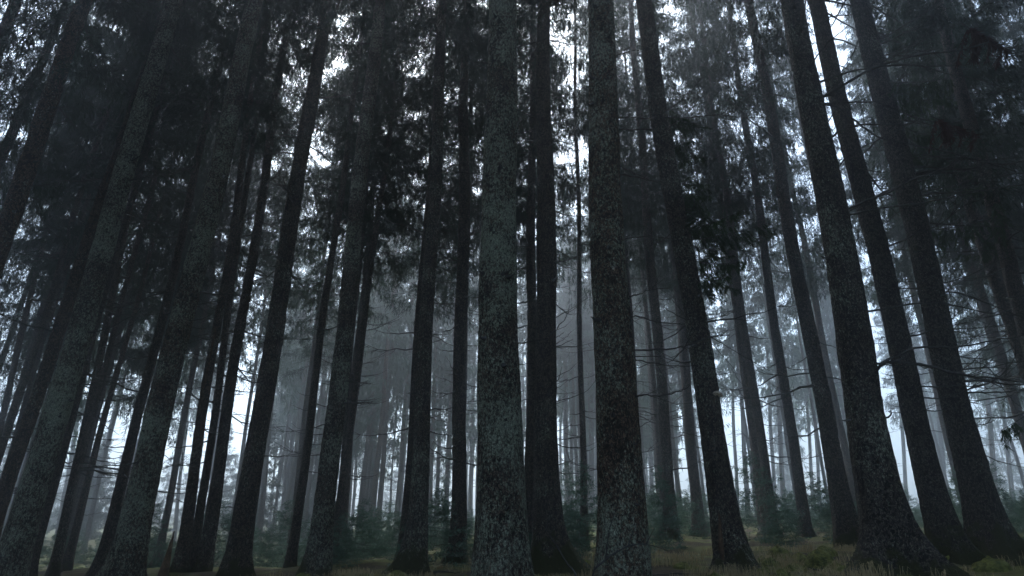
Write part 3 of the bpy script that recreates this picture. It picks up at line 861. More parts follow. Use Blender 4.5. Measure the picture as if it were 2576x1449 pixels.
for i in range(16):
    Y = random.uniform(85, 135)
    x = random.uniform(-0.35, 1.05) * Y
    T = Tree.__new__(Tree)
    T.Y = Y; T.k = 0.0
    T.base = Vector((x, Y, ground_z(x, Y)))
    T.z1, T.r1, T.z2, T.r2 = T.base.z + 1, 0.16, T.base.z + 9, 0.10
    T.H = random.uniform(14, 22); T.ph = 0
    root = empty('spruce_tree', T.base, 'faintest far spruce, clothed to the ground, ' + beside(x, Y), 'tree', 'spruces melting into the far mist')
    link('trunk', T.trunk(6, False, 0.3), root).color = (.1, .2, 0, 1)
    s = T.H / 9.0
    link('crown', LOW_TREES[i % 3], root, (0, 0, 0.3), (0, 0, random.uniform(0, 6)), (s * .8, s * .8, s))

# ------------------------------------------------------------------ bare boughs traced one by one
def bough(key, pts, r0, name='dead_bough', twigs=5, dy=0.0, r1=None, label=None):
    T, root = BUILT[key]
    P = []
    n = len(pts)
    L = 0.0
    for i, (x, y) in enumerate(pts):
        t = i / (n - 1)
        depth = T.Y - T.radius(3) * 0.3 + dy * t
        P.append(at(x, y, depth))
    rt = P[0] - T.base
    ax = T.axis(rt.z) + T.base
    P.insert(0, P[0].lerp(Vector((ax.x, P[0].y, P[0].z)), 0.45))
    sp = smooth_path(P, 4)
    m = len(sp)
    r1 = r1 if r1 is not None else r0 * 0.3
    rads = [r0 + (r1 - r0) * (i / (m - 1)) ** 0.8 for i in range(m)]
    rads[0] *= 1.5
    G = Geo()
    rel = [p + Vector((random.gauss(0, .004), random.gauss(0, .006), random.gauss(0, .006))) - T.base for p in sp]
    G.tube(rel, rads, 6, 0.12)
    for k in range(twigs):
        i = random.randint(max(1, m // 5), m - 2)
        d = (sp[i + 1] - sp[i - 1]).normalized()
        side = Vector((random.uniform(-.3, .3), random.uniform(-1, 1), random.uniform(-1, 1))).normalized()
        d2 = (d * random.uniform(0.5, 1.2) + side * 0.8).normalized()
        l2 = random.uniform(0.18, 0.75)
        p = rel[i]
        mid = p + d2 * l2 * 0.5 + Vector((0, 0, -0.03 * l2))
        end = p + d2 * l2 + Vector((0, 0, random.uniform(-.05, .15) * l2))
        rr = rads[i] * 0.45
        G.tube([p, mid, end], [rr, rr * 0.7, rr * 0.2], 4)
        for _ in range(random.randint(0, 2)):
            e2 = mid + (d2 + Vector((random.uniform(-.7, .7), random.uniform(-.7, .7), random.uniform(-.7, .7)))).normalized() * l2 * 0.45
            G.tube([mid, e2], [rr * 0.5, rr * 0.15], 3)
    link(name, G.build(name, TWIG), root)

def q4(*p): return [(1932 + x / 2, y / 2) for x, y in p]          # reading off enlarged quarters of the photograph
def m4(*p): return [(1932 + x / 4, 724.5 + y / 4) for x, y in p]
def m3(*p): return [(1288 + x / 4, 724.5 + y / 4) for x, y in p]
def m2(*p): return [(644 + x / 4, 724.5 + y / 4) for x, y in p]
def m1(*p): return [(x / 4, 724.5 + y / 4) for x, y in p]
def q3(*p): return [(1288 + x / 2, y / 2) for x, y in p]
def q2(*p): return [(644 + x / 2, y / 2) for x, y in p]

for pts, r0, tw, dy in [
    (q4((250, 500), (330, 460), (480, 370), (600, 320), (760, 275), (900, 262), (1000, 245), (1110, 210)), .036, 9, -1.2),
    (q4((260, 410), (450, 350), (640, 330), (760, 330), (900, 370), (1060, 400), (1280, 470)), .026, 10, 0.9),
    (q4((280, 520), (400, 515), (540, 515), (640, 550), (740, 590), (880, 620)), .022, 9, -0.5),
    (q4((320, 690), (400, 640), (560, 625), (680, 625), (800, 625), (960, 680)), .026, 9, 0.4),
    (q4((290, 530), (350, 540), (440, 610), (560, 690), (700, 725), (850, 750), (1000, 790), (1250, 860)), .024, 10, -1.0),
    (q4((320, 885), (400, 790), (480, 740), (620, 670), (760, 600)), .022, 6, -0.6),
    (q4((275, 690), (310, 600), (350, 545)), .024, 1, -0.5),
    (q4((155, 215), (170, 110), (190, 0), (200, -90)), .030, 1, -0.8),
    (q4((210, 380), (235, 300), (300, 220), (400, 130)), .024, 3, -0.8),
    (q4((200, 505), (170, 390), (130, 260), (115, 180)), .018, 2, -0.6),
    (q4((400, 1050), (500, 1010), (620, 960), (740, 900), (900, 840), (970, 790), (1080, 815), (1200, 830)), .028, 10, -0.9),
    (q4((410, 1080), (560, 1050), (780, 1020), (950, 985), (1160, 945), (1290, 925)), .024, 9, 0.5),
    (m4((1000, 238), (1200, 200), (1500, 155), (1800, 160), (2100, 230), (2300, 265), (2500, 270)), .020, 8, -0.4),
    (m4((1090, 770), (1250, 700), (1470, 605), (1700, 597), (1930, 590), (2150, 550), (2400, 510), (2600, 475)), .024, 8, -0.7),
    (m4((1090, 830), (1180, 748), (1400, 755), (1650, 795), (1850, 850), (2050, 885), (2300, 910), (2600, 955)), .034, 8, -1.3),
    (m4((1210, 1300), (1240, 1240), (1215, 1245)), .020, 0, -0.2),
]:
    bough('M31', pts, r0, twigs=tw, dy=dy)
for pts, r0, tw, dy in [
    (m4((1780, 40), (1950, 60), (2150, 130), (2350, 215), (2600, 310)), .024, 8, -0.8),
    (m4((1880, 415), (2150, 400), (2300, 380), (2600, 355)), .016, 8, 0.4),
    (m4((1940, 695), (2200, 720), (2350, 745), (2500, 740)), .014, 8, 0.4),
    (m4((2000, 1030), (2100, 990), (2300, 920), (2430, 790), (2490, 650), (2490, 420)), .020, 4, -0.3),
    (m4((2020, 1052), (2250, 1050), (2450, 1040), (2600, 1000)), .022, 6, -0.5),
    (m4((2110, 1380), (2200, 1360), (2290, 1330)), .014, 2, -0.2),
    (m4((1860, 300), (1940, 220), (2050, 140), (2250, 60)), .013, 5, 0.3),
    (m4((1900, 440), (2050, 470), (2200, 500), (2400, 480)), .013, 6, -0.3),
    (m4((1980, 760), (2150, 760), (2260, 850), (2400, 1060), (2576, 1230)), .015, 6, -0.6),
    (m4((2060, 1150), (2180, 1180), (2310, 1130)), .011, 3, -0.2),
    (q4((760, 965), (950, 970), (1150, 945), (1290, 930)), .022, 7, -0.6),
    (q4((790, 1120), (950, 1135), (1150, 1140), (1290, 1160)), .022, 7, 0.4),
    (q4((830, 1270), (1000, 1265), (1290, 1250)), .020, 7, -0.4),
    (q4((870, 1425), (1000, 1390), (1160, 1310), (1290, 1270)), .018, 6, -0.4),
    (q4((600, 440), (690, 425), (850, 425), (1000, 440), (1150, 470)), .022, 8, -0.3),
    (q4((610, 440), (680, 390), (760, 340), (860, 250)), .018, 6, 0.5),
]:
    bough('M33', pts, r0, twigs=tw, dy=dy)
for pts, r0, tw, dy in [
    (m4((1320, 115), (1450, 80), (1540, 50)), .016, 4, -0.4), (m4((1380, 400), (1500, 375), (1600, 355)), .010, 3, -0.2),
    (m4((1400, 470), (1500, 440), (1610, 405)), .012, 3, -0.2), (m4((1490, 865), (1600, 857), (1710, 852)), .014, 2, -0.3),
    (m4((1520, 1030), (1640, 1050), (1740, 1060)), .009, 2, -0.2), (m4((1580, 1222), (1680, 1190), (1760, 1160)), .012, 2, -0.3),
    (m4((1150, 500), (1120, 520), (1060, 500)), .010, 1, -0.2), (m4((1170, 560), (1120, 558), (1060, 560)), .010, 1, -0.2),
    (m4((1230, 880), (1180, 870), (1130, 858)), .010, 1, -0.2), (m4((1245, 915), (1190, 915), (1130, 908)), .010, 1, -0.2),
    (m4((1400, 360), (1430, 300), (1480, 180)), .010, 2, -0.3), (m4((1280, 500), (1220, 400), (1180, 250)), .012, 2, -0.5),
    (m4((1330, 1200), (1250, 1180), (1180, 1150)), .009, 1, -0.2), (m4((1370, 1260), (1240, 1248), (1190, 1240)), .012, 1, -0.3),
]:
    bough('M32', pts, r0, twigs=tw, dy=dy)
for pts, r0, tw, dy in [
    (m3((1170, 88), (1280, 60), (1400, 15), (1580, 0)), .017, 4, 0.3),
    (m3((1180, 283), (1320, 300), (1450, 340), (1600, 355), (1745, 365)), .015, 5, 0.3),
    (m3((1200, 627), (1450, 620), (1650, 610), (1800, 565), (1980, 500), (2190, 470)), .017, 6, -0.4),
    (m3((1205, 685), (1350, 690), (1510, 690)), .014, 2, -0.2),
    (m3((1205, 722), (1350, 745), (1550, 770), (1700, 785), (1860, 785)), .014, 4, 0.3),
    (m3((1150, 1115), (1230, 1095), (1330, 1075), (1480, 1085), (1640, 1050), (1740, 1020), (1795, 965)), .018, 5, -0.4),
    (m3((1220, 940), (1320, 945), (1420, 955)), .007, 2, 0.2), (m3((1060, 240), (1100, 170), (1150, 100)), .009, 1, -0.4),
    (m3((1030, 580), (1090, 520), (1160, 460)), .012, 1, -0.4),
    (q3((520, 590), (700, 595), (900, 590), (1020, 580), (1150, 590), (1290, 590)), .016, 8, 0.8),
    (q3((490, 298), (570, 265), (700, 230), (750, 185)), .017, 4, 0.3),
    (q3((500, 300), (495, 230), (500, 160)), .018, 1, -0.2),
    (q3((540, 880), (620, 890), (700, 910), (830, 920)), .012, 4, 0.3),
    (q3((560, 1205), (680, 1190), (820, 1200)), .012, 3, 0.3),
    (q3((530, 650), (650, 650), (720, 660)), .010, 3, 0.3),
    (q3((545, 840), (600, 860), (680, 900), (760, 930)), .010, 3, 0.4),
]:
    bough('M20', pts, r0, twigs=tw, dy=dy)
for pts, r0, tw, dy in [
    (m3((70, 155), (130, 135), (250, 130)), .013, 1, -0.2), (m3((75, 555), (250, 530), (400, 515), (480, 480), (518, 448)), .012, 2, -0.2),
    (m3((75, 770), (180, 765), (330, 715)), .008, 1, -0.2), (m3((70, 1055), (100, 1040), (125, 1022)), .010, 0, -0.2),
    (m3((70, 1140), (150, 1125), (310, 1120)), .009, 1, -0.2),
    (q3((0, 540), (60, 570), (130, 600), (250, 605)), .012, 2, -0.2), (q3((0, 680), (60, 665), (130, 645)), .012, 1, -0.2),
    (q3((0, 420), (70, 460), (150, 500)), .013, 2, -0.3), (q3((10, 240), (130, 210), (230, 160), (330, 90)), .013, 3, 0.4),
    (q3((10, 55), (80, 25), (150, 0)), .013, 2, 0.3), (q3((0, 100), (40, 160), (130, 220)), .012, 2, -0.3),
    (q2((1165, 318), (1130, 316), (1085, 313)), .012, 0, -0.2), (q2((1160, 885), (1110, 872), (1050, 870), (970, 862)), .013, 2, -0.3),
    (q2((1165, 345), (1140, 335), (1100, 325)), .010, 0, -0.2), (m2((2290, 105), (2230, 98), (2160, 95)), .014, 1, -0.2),
    (m2((2290, 235), (2230, 240), (2160, 225)), .011, 1, -0.2), (m2((2280, 95), (2230, 190), (2150, 265)), .008, 1, -0.3),
]:
    bough('M17', pts, r0, twigs=tw, dy=dy)
for pts, r0, tw, dy in [
    (m3((425, 300), (600, 210), (780, 85)), .016, 2, -0.3), (m3((430, 595), (520, 560), (612, 512)), .014, 1, -0.3),
    (m3((430, 570), (540, 500), (600, 438)), .012, 1, 0.2), (m3((445, 1145), (640, 1085), (760, 1030), (845, 920)), .014, 2, -0.3),
    (m3((445, 1165), (540, 1130), (635, 1085)), .011, 1, 0.2), (m3((440, 970), (500, 950), (570, 900)), .010, 1, -0.2),
    (m3((440, 930), (500, 900), (530, 855)), .008, 1, -0.2), (m3((455, 1440), (540, 1410), (610, 1370)), .012, 0, -0.2),
    (m3((425, 200), (445, 150), (462, 112)), .011, 0, -0.2),
]:
    bough('M18b', pts, r0, twigs=tw, dy=dy)
for pts, r0, tw, dy in [
    (m1((1965, 162), (2120, 145), (2270, 110), (2390, 65)), .015, 2, -0.2), (m1((1940, 328), (2050, 305), (2140, 255)), .014, 1, -0.2),
    (m1((1880, 560), (1960, 535), (2045, 508)), .014, 1, -0.2), (m1((1745, 1315), (1775, 1308), (1800, 1303)), .012, 0, -0.1),
]:
    bough('L10', pts, r0, twigs=tw, dy=dy)
for pts, r0, tw, dy in [
    (m3((1780, 320), (1690, 210), (1610, 120)), .012, 1, -0.5), (m3((1770, 330), (1620, 250), (1520, 195)), .015, 2, -0.4),
    (m3((1900, 300), (1935, 270), (1972, 235)), .012, 0, -0.2), (m3((1760, 400), (1900, 460), (2040, 520), (2200, 610), (2400, 730), (2600, 840)), .014, 3, -0.5),
    (m3((1850, 620), (1780, 530), (1740, 440)), .012, 1, -0.5), (m3((1900, 45 + 1449 - 0), (1780, 1470), (1680, 1445)), .012, 1, -0.3),
    (m3((1980, 530), (2100, 660), (2230, 820), (2260, 900), (2340, 985)), .007, 2, -0.3),
]:
    bough('M24', pts, r0, twigs=tw, dy=dy)

# ------------------------------------------------------------------ hanging needle sprays on living boughs
def spray_mesh(seed, length, blades, mat, dense=1.0):
    g = np.random.default_rng(seed)
    n_sec = int(16 * length)
    ts = np.sort(g.uniform(0.12, 1.0, n_sec))
    b = g.integers(0, n_sec, blades)
    t = ts[b]
    slen = (0.25 + 0.75 * g.random(n_sec))[b] * 0.55 * (1.15 - 0.5 * t)
    sside = g.choice([-1.0, 1.0], n_sec)[b]
    u = g.random(blades)
    p = np.stack([length * t + 0.15 * slen * u, sside * slen * u * 0.5, length * (-0.30 * t + 0.10 * t * t) - slen * u ** 1.2 * 0.9], 1)
    d = np.stack([0.3 + g.normal(0, .3, blades), sside * .3 + g.normal(0, .35, blades), -g.uniform(0.3, 1.2, blades)], 1)
    d /= np.linalg.norm(d, axis=1)[:, None]
    ln = g.uniform(0.06, 0.17, blades)[:, None]; wd = g.uniform(0.010, 0.022, blades)[:, None]
    s = np.cross(d, g.normal(0, 1, (blades, 3))); s /= np.linalg.norm(s, axis=1)[:, None]
    V = np.stack([p, p + d * ln * .45 + s * wd * .5, p + d * ln, p + d * ln * .45 - s * wd * .5], 1).reshape(-1, 3)
    G = Geo()
    G.tube([(length * q, 0, length * (-0.30 * q + 0.10 * q * q)) for q in (0, .25, .5, .75, 1)], [.014, .012, .009, .006, .003], 4)
    for i in range(n_sec):
        q = ts[i]; l_ = 0.5 * (1.15 - .5 * q); sd = random.choice((-1, 1))
        a = Vector((length * q, 0, length * (-0.30 * q + 0.10 * q * q)))
        G.tube([a, a + Vector((.05, sd * l_ * .3, -.2 * l_)), a + Vector((.08, sd * l_ * .45, -.75 * l_))], [.004, .003, .001], 3)
    Q = np.arange(blades * 4).reshape(-1, 4)
    return mesh_np('needle_spray', np.concatenate([V, np.array(G.v)]), [np.concatenate([Q, np.array(G.q) + len(V)])], [mat, TWIG],
                   np.concatenate([np.zeros(len(Q), int), np.ones(len(G.q), int)]), smooth=False)
SPRAYS = [spray_mesh(301, 1.6, 1000, NEEDLE_NEAR), spray_mesh(302, 1.1, 700, NEEDLE_NEAR), spray_mesh(303, 2.1, 1300, NEEDLE_NEAR), spray_mesh(305, 0.8, 520, NEEDLE_NEAR)]
SPRAY_BROWN = spray_mesh(304, 1.0, 1300, NEEDLE_DEAD)

def sprays(key, n, zr, azr, rnd_seed, meshes=SPRAYS, sc=(0.7, 1.1)):
    T, root = BUILT[key]
    rn = random.Random(rnd_seed)
    for i in range(n):
        z = rn.uniform(*zr); a = rn.uniform(*azr)
        c = T.axis(z); r = T.radius(z) * 0.8
        s = rn.uniform(*sc)
        link('needle_spray', rn.choice(meshes), root, (c.x + r * math.cos(a), c.y + r * math.sin(a), z), (rn.uniform(-.5, .5), rn.uniform(-.45, .35), a), (s, s, s * rn.uniform(.8, 1.7)))
sprays('M24', 30, (4.8, 7.4), (-1.4, 0.5), 5, sc=(.35, .7))
sprays('M24', 8, (7.4, 9.5), (-1.2, 0.9), 6, sc=(.4, .7))
sprays('M36', 7, (6.5, 9.5), (2.4, 4.2), 8)
sprays('M35', 6, (9.0, 12.0), (2.2, 5.0), 9)
sprays('M33', 5, (8.6, 10.5), (-1.2, 1.0), 10)

def free_spray(key, x, y, dY, me, rot, s, label=None):
    T, root = BUILT[key]
    p = at(x, y, T.Y + dY) - T.base
    o = link('needle_spray', me, root, p, rot, (s, s, s))
    if label: o['label'] = label
free_spray('M31', 2340, 292, -0.7, SPRAY_BROWN, (0.2, 0.1, 0.1), 0.9, 'reddish-brown dead needle spray')
free_spray('M31', 2420, 60, -0.9, SPRAY_BROWN, (0.2, 0.0, 0.3), 1.1, 'greyish-brown needle spray high at the right')
free_spray('M36', 2640, 1000, -3.0, SPRAYS[1], (0.1, 0.35, 2.9), 0.9, 'low spruce spray drooping into the right edge')

# bracket fungus on the leaning tree
def fungus():
    T, root = BUILT['M24']
    V, Q = [], []
    nu, nv = 14, 7
    for j in range(nv):
        f = j / (nv - 1)
        for i in range(nu):
            a = math.pi * i / (nu - 1)
            r = (0.10 * math.sin(math.pi * (0.12 + 0.88 * f) * 0.62 + 0.2) + 0.012 * math.sin(5 * a)) if 0 < f < 1 else 0.03
            V.append((r * math.cos(a) * 1.15, -r * math.sin(a) * 0.95, 0.035 - 0.08 * f + 0.01 * math.cos(3 * a)))
    for j in range(nv - 1):
        for i in range(nu - 1):
            Q.append((j * nu + i, j * nu + i + 1, (j + 1) * nu + i + 1, (j + 1) * nu + i))
    me = mesh_np('bracket_fungus', np.array(V), [np.array(Q)], [FUNGUS])
    p = at(1799, 995, T.Y) - T.base
    c = T.axis(p.z); r = T.radius(p.z)
    a = -0.95
    o = link('bracket_fungus', me, root, (c.x + r * math.cos(a), c.y + r * math.sin(a), p.z), (0.1, 0.2, a + math.pi / 2), (1, 1, 1))
    o['label'] = 'pale bracket fungus'
    # rotten hollow: a split sliver of bare wood standing along the left foot
    G = Geo()
    pts = [at(1800, 1412, T.Y), at(1798, 1360, T.Y), at(1795, 1310, T.Y), at(1793, 1290, T.Y)]
    pts = [p_ - T.base + Vector((0, -T.radius(max(0.2, p_.z)) * 1.45, 0)) for p_ in pts]
    G.tube(pts, [.05, .045, .03, .006], 6, .25)
    link('rotten_wood', G.build('rotten_wood', WOOD), root)
    # stripped pale streak on the dark trunk right of the snag
    T2, root2 = BUILT['L12']
    G = Geo()
    pts = []
    for (x, y) in m1((2190, 400), (2160, 560), (2130, 720), (2095, 900), (2065, 1060)):
        p_ = at(x, y, T2.Y) - T2.base
        c = T2.axis(p_.z)
        pts.append(Vector((p_.x, c.y - T2.radius(p_.z) * 0.93, p_.z)))
    G.tube(smooth_path(pts, 3), [.012] + [.028] * 11 + [.01], 6, .3)
    link('bare_wood_streak', G.build('bare_wood_streak', WOOD), root2)
fungus()

# ------------------------------------------------------------------ broken snag
def snag():
    Y = 10.8
    p0 = at(408, 1462, Y); top = at(425, 1336, Y)
    zg = ground_z(p0.x, Y)
    h = top.z - zg
    w = (at(422, 1440, Y) - at(397, 1440, Y)).x / 2 * 1.1
    seg, n = 14, 16
    V = []
    for j in range(n):
        t = j / (n - 1)
        z = -0.1 + (h + 0.1) * t
        for i in range(seg):
            a = 2 * math.pi * i / seg
            r = w * (1.08 - 0.25 * t) * (1 + 0.10 * mnoise.noise(Vector((math.cos(a) * 1.5, math.sin(a) * 1.5, z * 2))))
            cut = max(0.0, (t - 0.30) / 0.70)
            x = r * math.cos(a); y = r * math.sin(a)
            # broken obliquely: the left side is gone towards the top
            x = x * (1 - 0.95 * cut) + cut * w * 0.62
            y = y * (1 - 0.85 * cut)
            V.append((x + (top.x - p0.x) * 0.35 * t, y, z + 0.05 * cut * mnoise.noise(Vector((a * 2, t * 9, 1)))))
    idx = np.arange(n * seg).reshape(n, seg); nx = np.roll(idx, -1, axis=1)
    Q = np.stack([idx[:-1], nx[:-1], nx[1:], idx[1:]], -1).reshape(-1, 4)
    me = mesh_np('broken_snag', np.array(V), [Q], [WOOD])
    o = link('broken_snag', me, None, (p0.x, Y, zg))
    tag(o, 'short dark snag broken off to a sharp point beside the lichen-speckled trunk', 'stump')
snag()

# ------------------------------------------------------------------ young spruces of the undergrowth
rn = random.Random(99)
def young(x, Y, h, label, group=None):
    me = YOUNG[rn.randrange(4)]
    s = h / 1.5
    o = link('young_spruce', me, None, (x, Y, ground_z(x, Y) - 0.04), (rn.uniform(-.05, .05), rn.uniform(-.05, .05), rn.uniform(0, 6.28)),
             (s * rn.uniform(.9, 1.25), s * rn.uniform(.9, 1.25), s))
    tag(o, label, 'young tree', group)
    return o
def young_at(px, Y, h, label):
    p = at(px, 1300, Y)
    return young(p.x, Y, h, label)
young_at(1905, 17.5, 2.6, 'tallest young spruce, dense and bluish, beside the dusky pair of trunks right of centre')
young_at(1360, 24, 2.0, 'young spruce with an open tip just right of the central thick trunk')
young_at(985, 26, 2.3, 'pointed young spruce silhouetted against the fog right of the pale brown trunk')
young_at(1108, 27, 2.2, 'pointed young spruce between the two slim grey trunks')
young_at(1430, 22, 2.6, 'young spruce standing in front of the brownish hazy pair of trunks')
young_at(1185, 13.2, 0.75, 'low dark spruce bush at the foot of the plain black trunk')
young_at(560, 20, 2.2, 'misty young spruce right of the rough dark trunk, third from the snag')
young_at(2505, 14.5, 1.2, 'dark young spruce behind the mossy foot nearest the lower right corner')
young_at(880, 14.5, 0.9, 'bright green young spruce at the foot of the two thin black trunks')
young_at(2440, 17.5, 2.0, 'bluish young spruce in the gap before the last mossy-footed trunk')
young_at(1990, 16.5, 0.9, 'small young spruce around the foot of the slim straight black trunk')
young_at(1650, 15.5, 0.8, 'low dark spruce bush right of the thick brown-barked trunk')
placed = []
tries = 0
while len(placed) < 275 and tries < 9000:
    tries += 1
    Y = 13.6 + 26 * rn.random() ** 1.5
    px = rn.uniform(-60, 2640)
    x = at(px, 1300, Y).x
    if px > 1620 and Y < 14.8: continue
    if px < 760 and Y < 19.5: continue
    if any((x - a) ** 2 + (Y - b) ** 2 < 0.6 for a, b in placed): continue
    if any(abs(T.base.x - x) < 0.45 and abs(T.Y - Y) < 0.45 for T, _ in BUILT.values()): continue
    placed.append((x, Y))
    h = rn.uniform(0.55, 1.25) * (0.8 + 0.02 * Y) if rn.random() < 0.86 else rn.uniform(1.5, 2.3)
    young(x, Y, h, ('near ' if Y < 18 else 'half-misty ' if Y < 25 else 'mist-veiled ') + ('knee-high' if h < .85 else 'waist-high' if h < 1.25 else 'head-high') + ' young spruce ' + beside(x, Y), 'young spruces of the undergrowth')

# ------------------------------------------------------------------ moss hummocks
def hummock(px, py, Y, w, h, d, label, seed):
    p = at(px, py, Y)
    V = []
    seg, n = 28, 12
    for j in range(n):
        f = j / (n - 1)
        ph = f * math.pi / 2
        for i in range(seg):
            a = 2 * math.pi * i / seg
            nn = 1 + 0.25 * mnoise.noise(Vector((math.cos(a) * 1.4 + seed, math.sin(a) * 1.4, f * 2))) + 0.12 * mnoise.noise(Vector((math.cos(a) * 5 + seed, math.sin(a) * 5, f * 6)))
            V.append((w * .5 * math.cos(ph) * math.cos(a) * nn, d * .5 * math.cos(ph) * math.sin(a) * nn, h * math.sin(ph) * nn - 0.05 * (1 - f)))
    idx = np.arange(n * seg).reshape(n, seg); nx = np.roll(idx, -1, axis=1)
    Q = np.stack([idx[:-1], nx[:-1], nx[1:], idx[1:]], -1).reshape(-1, 4)
    me = mesh_np('moss_hummock', np.array(V), [Q], [MOSS])
    o = link('moss_hummock', me, None, (p.x, Y, ground_z(p.x, Y) - 0.03))
    tag(o, label, 'moss hummock', 'moss hummocks on the forest floor')
hummock(1955, 1370, 12.5, .50, .22, .5, 'small rounded moss hummock between the slim black trunk and the bracket fungus tree', 1)
hummock(2062, 1400, 10.6, .62, .32, .6, 'largest moss hummock, dark-faced, left of the thickest right-hand trunk', 2)
hummock(1965, 1440, 8.6, .40, .16, .4, 'low moss hummock at the picture bottom below the largest one', 3)
hummock(1668, 1440, 9.5, .34, .12, .4, 'flat moss hummock between the thick brown-barked and the bracket fungus tree', 4)
hummock(2130, 1435, 8.8, .42, .14, .4, 'flat moss hummock touching the root of the thickest right-hand trunk', 5)
hummock(862, 1440, 11.0, .5, .14, .4, 'flat moss hummock at the right foot of the greenish mottled trunk', 6)

hummock(2010, 1382, 12.0, .45, .16, .5, 'narrow moss hummock just left of the largest dark-faced one', 7)
hummock(1720, 1405, 11.3, .55, .12, .45, 'broad low moss hummock in dry grass left of the bracket fungus tree', 8)
hummock(1925, 1425, 9.7, .40, .15, .4, 'moss hummock right of the mossy root of the bracket fungus tree', 9)
hummock(2050, 1445, 8.2, .50, .12, .4, 'flat moss hummock at the picture bottom left of the thickest right-hand trunk', 10)
hummock(1000, 1430, 12.4, .5, .13, .4, 'moss hummock at the left foot of the mossy-footed mottled trunk', 11)
hummock(2500, 1440, 9.6, .7, .20, .5, 'moss hummock in the lower right corner under the last mossy-footed trunk', 12)

rm = random.Random(21)
for i in range(26):
    px, Y = rm.choice((rm.uniform(1640, 2560), rm.uniform(1640, 2560), rm.uniform(660, 1180))), rm.uniform(7.6, 13.2)
    p = at(px, 1420, Y)
    w = rm.uniform(.18, .55)
    hummock(px, 1420, Y, w, w * rm.uniform(.22, .5), w * rm.uniform(.7, 1.1), ('small' if w < .32 else 'middling') + ' moss cushion on the forest floor, ' + beside(p.x, Y), 30 + i)

# ------------------------------------------------------------------ mossy roots, fallen twigs
def root_part(key, pts, r0, r1):
    T, root = BUILT[key]
    P = []
    for (x, y, dY) in pts:
        p = at(x, y, T.Y + dY)
        z = ground_z(p.x, p.y)
        P.append(Vector((p.x, p.y, max(p.z, z - 0.03))) - T.base)
    sp = smooth_path(P, 4)
    G = Geo()
    m = len(sp)
    G.tube(sp, [r0 + (r1 - r0) * i / (m - 1) for i in range(m)], 8, .12)
    o = link('mossy_root', G.build('mossy_root', MOSS), root)
root_part('M18b', [(1402, 1330, -.05), (1420, 1375, -.15), (1448, 1405, -.3), (1485, 1416, -.4)], .11, .03)
root_part('M31', [(2300, 1395, 0), (2335, 1420, -.2), (2380, 1440, -.3), (2440, 1450, -.4)], .10, .03)
root_part('M24', [(1875, 1385, 0), (1895, 1415, -.2), (1925, 1440, -.4)], .09, .03)
root_part('M33', [(2430, 1360, -.2), (2405, 1395, -.3), (2380, 1405, -.3)], .09, .03)

def twig_thing(name, label, paths, r0, Ys):
    G = Geo()
    base = None
    for j, (pts, Y) in enumerate(zip(paths, Ys)):
        P = [at(x, y, Y) for x, y in pts]
        if base is None:
            base = P[0].copy()
            base.z = ground_z(base.x, base.y)
            if P[0].z > base.z + .02: P = [base + Vector((random.uniform(-.05, .05), 0, -.03))] + P
        sp = smooth_path(P, 4)
        m = len(sp)
        r = r0 * (1 if j == 0 else .55)
        G.tube([p - base for p in sp], [r * (1 - .75 * i / (m - 1)) for i in range(m)], 5, .1)
    o = link(name, G.build(name, TWIG), None, base)
    tag(o, label, 'branch')
def b3(*p): return [(1288 + x / 4, 1086.7 + y / 4) for x, y in p]
twig_thing('bramble_stem', 'thin arching bare stem in front of the wide black trunk with the mossy root',
           [b3((640, 1449), (560, 1330), (460, 1160), (380, 1030), (345, 960), (380, 850), (420, 740), (470, 610)), b3((390, 1025), (430, 940), (520, 840)),
            b3((470, 1160), (380, 1175), (280, 1185), (200, 1075))], .011, [7.2, 7.2, 7.2])
twig_thing('fallen_branch', 'bare fallen branch arching across the foot of the thick brown-barked trunk',
           [b3((810, 1449), (940, 1290), (1050, 1210), (1200, 1140), (1340, 1130), (1450, 1155), (1580, 1200)), b3((1350, 1130), (1400, 1030), (1430, 970)),
            b3((940, 1290), (975, 1000), (1030, 830), (1060, 700)), b3((1170, 1150), (1200, 1040), (1260, 920))], .013, [6.6, 6.6, 6.6, 6.6])
def stick(px, py, Y, l_, ang, label):
    p = at(px, py, Y)
    random.seed(int(px))
    G = Geo()
    pts = []
    for i in range(6):
        t = i / 5 - .5
        x, y = l_ * t * math.cos(ang), l_ * t * math.sin(ang)
        pts.append(Vector((x, y, ground_z(p.x + x, Y + y) - ground_z(p.x, Y) + .02 + random.uniform(0, .02))))
    G.tube(pts, [.014, .013, .012, .010, .008, .004], 5, .15)
    o = link('fallen_stick', G.build('fallen_stick', TWIG), None, (p.x, Y, ground_z(p.x, Y)))
    tag(o, label, 'stick', 'sticks on the forest floor')
stick(1750, 1412, 10.5, .9, -.25, 'thin fallen stick lying in dry grass left of the bracket fungus tree')
stick(2140, 1395, 11, .7, .5, 'fallen stick behind the thickest right-hand trunk')
stick(1660, 1430, 9.0, .8, .3, 'fallen stick in the dry grass beside the thick brown-barked trunk')
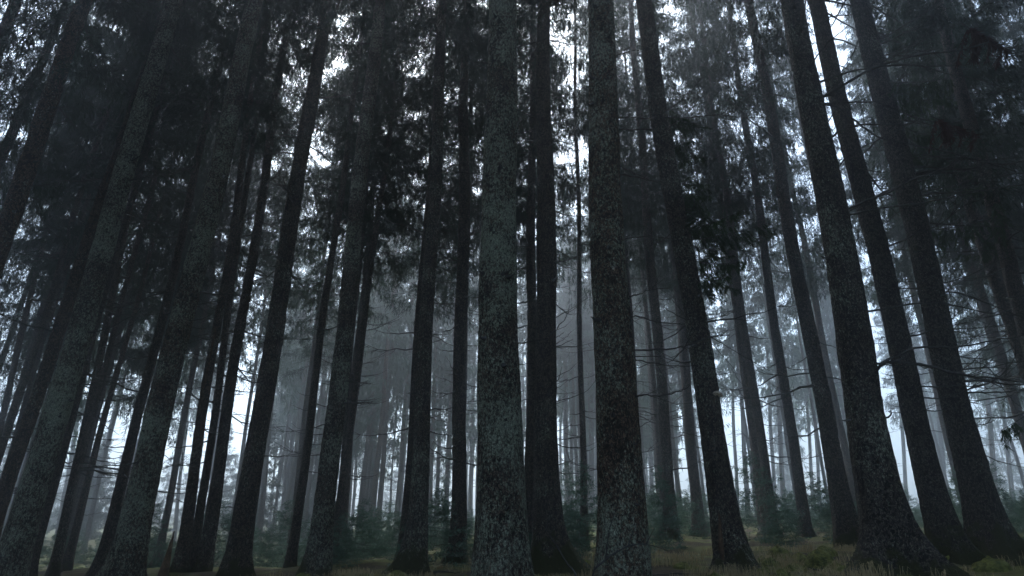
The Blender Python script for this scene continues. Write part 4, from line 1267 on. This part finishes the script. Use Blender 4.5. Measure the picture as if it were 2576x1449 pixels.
for i in range(22):
    px, Y = rm.choice((rm.uniform(1620, 2560), rm.uniform(1620, 2560), rm.uniform(620, 1180))), rm.uniform(7.2, 12.5)
    p = at(px, 1420, Y)
    stick(px, 1420, Y, rm.uniform(.3, 1.1), rm.uniform(-1, 1), 'thin dead stick on the forest floor, ' + beside(p.x, Y))
stick(1960, 1420, 9.4, .6, .7, 'short fallen stick between the moss hummocks')

# ------------------------------------------------------------------ dry grass
def grass():
    g = np.random.default_rng(5)
    P, LS = [], []
    while len(P) < 32000:
        Y = g.uniform(4.6, 15.5); px = g.uniform(-100, 2676)
        x = (px - 1288) / FPX * Y * 0.98
        n = mnoise.noise(Vector((x * .8, Y * .8, 5.0))) + .5 * mnoise.noise(Vector((x * 2.7, Y * 2.7, 1.0)))
        if n < g.uniform(-.05, .45): continue
        if Y > 13.7 + 1.0 * np.tanh(x / 4): continue
        ls = g.uniform(.5, 1.6); r = g.uniform(.04, .16)
        for _ in range(int(g.uniform(8, 46))):
            xx, yy = x + g.normal(0, r), Y + g.normal(0, r)
            P.append((xx, yy, ground_z(xx, yy))); LS.append(ls)
    P = np.array(P); n = len(P)
    az = g.uniform(0, 2 * math.pi, n)
    ln = g.uniform(.06, .17, n) * np.array(LS); bend = g.uniform(.3, 1.1, n)
    d = np.stack([np.cos(az), np.sin(az), np.zeros(n)], 1)
    s = np.stack([-np.sin(az), np.cos(az), np.zeros(n)], 1) * g.uniform(.0025, .005, n)[:, None]
    up = np.array([0, 0, 1.0])
    m = P + d * (ln * bend * .3)[:, None] + up * (ln * .75)[:, None]
    e = P + d * (ln * bend)[:, None] + up * (ln * (1.0 - .45 * bend))[:, None]
    V = np.stack([P - s, P + s, m + s * .8, m - s * .8, e], 1).reshape(-1, 3)
    i = np.arange(n)[:, None] * 5
    Q = i + np.array([[0, 1, 2, 3]]); Tt = i + np.array([[3, 2, 4]])
    me = mesh_np('grass', V, [Q, Tt], [STRAW], smooth=False)
    tag(link('grass', me), 'dry straw-coloured grass on the forest floor', kind='stuff')
grass()
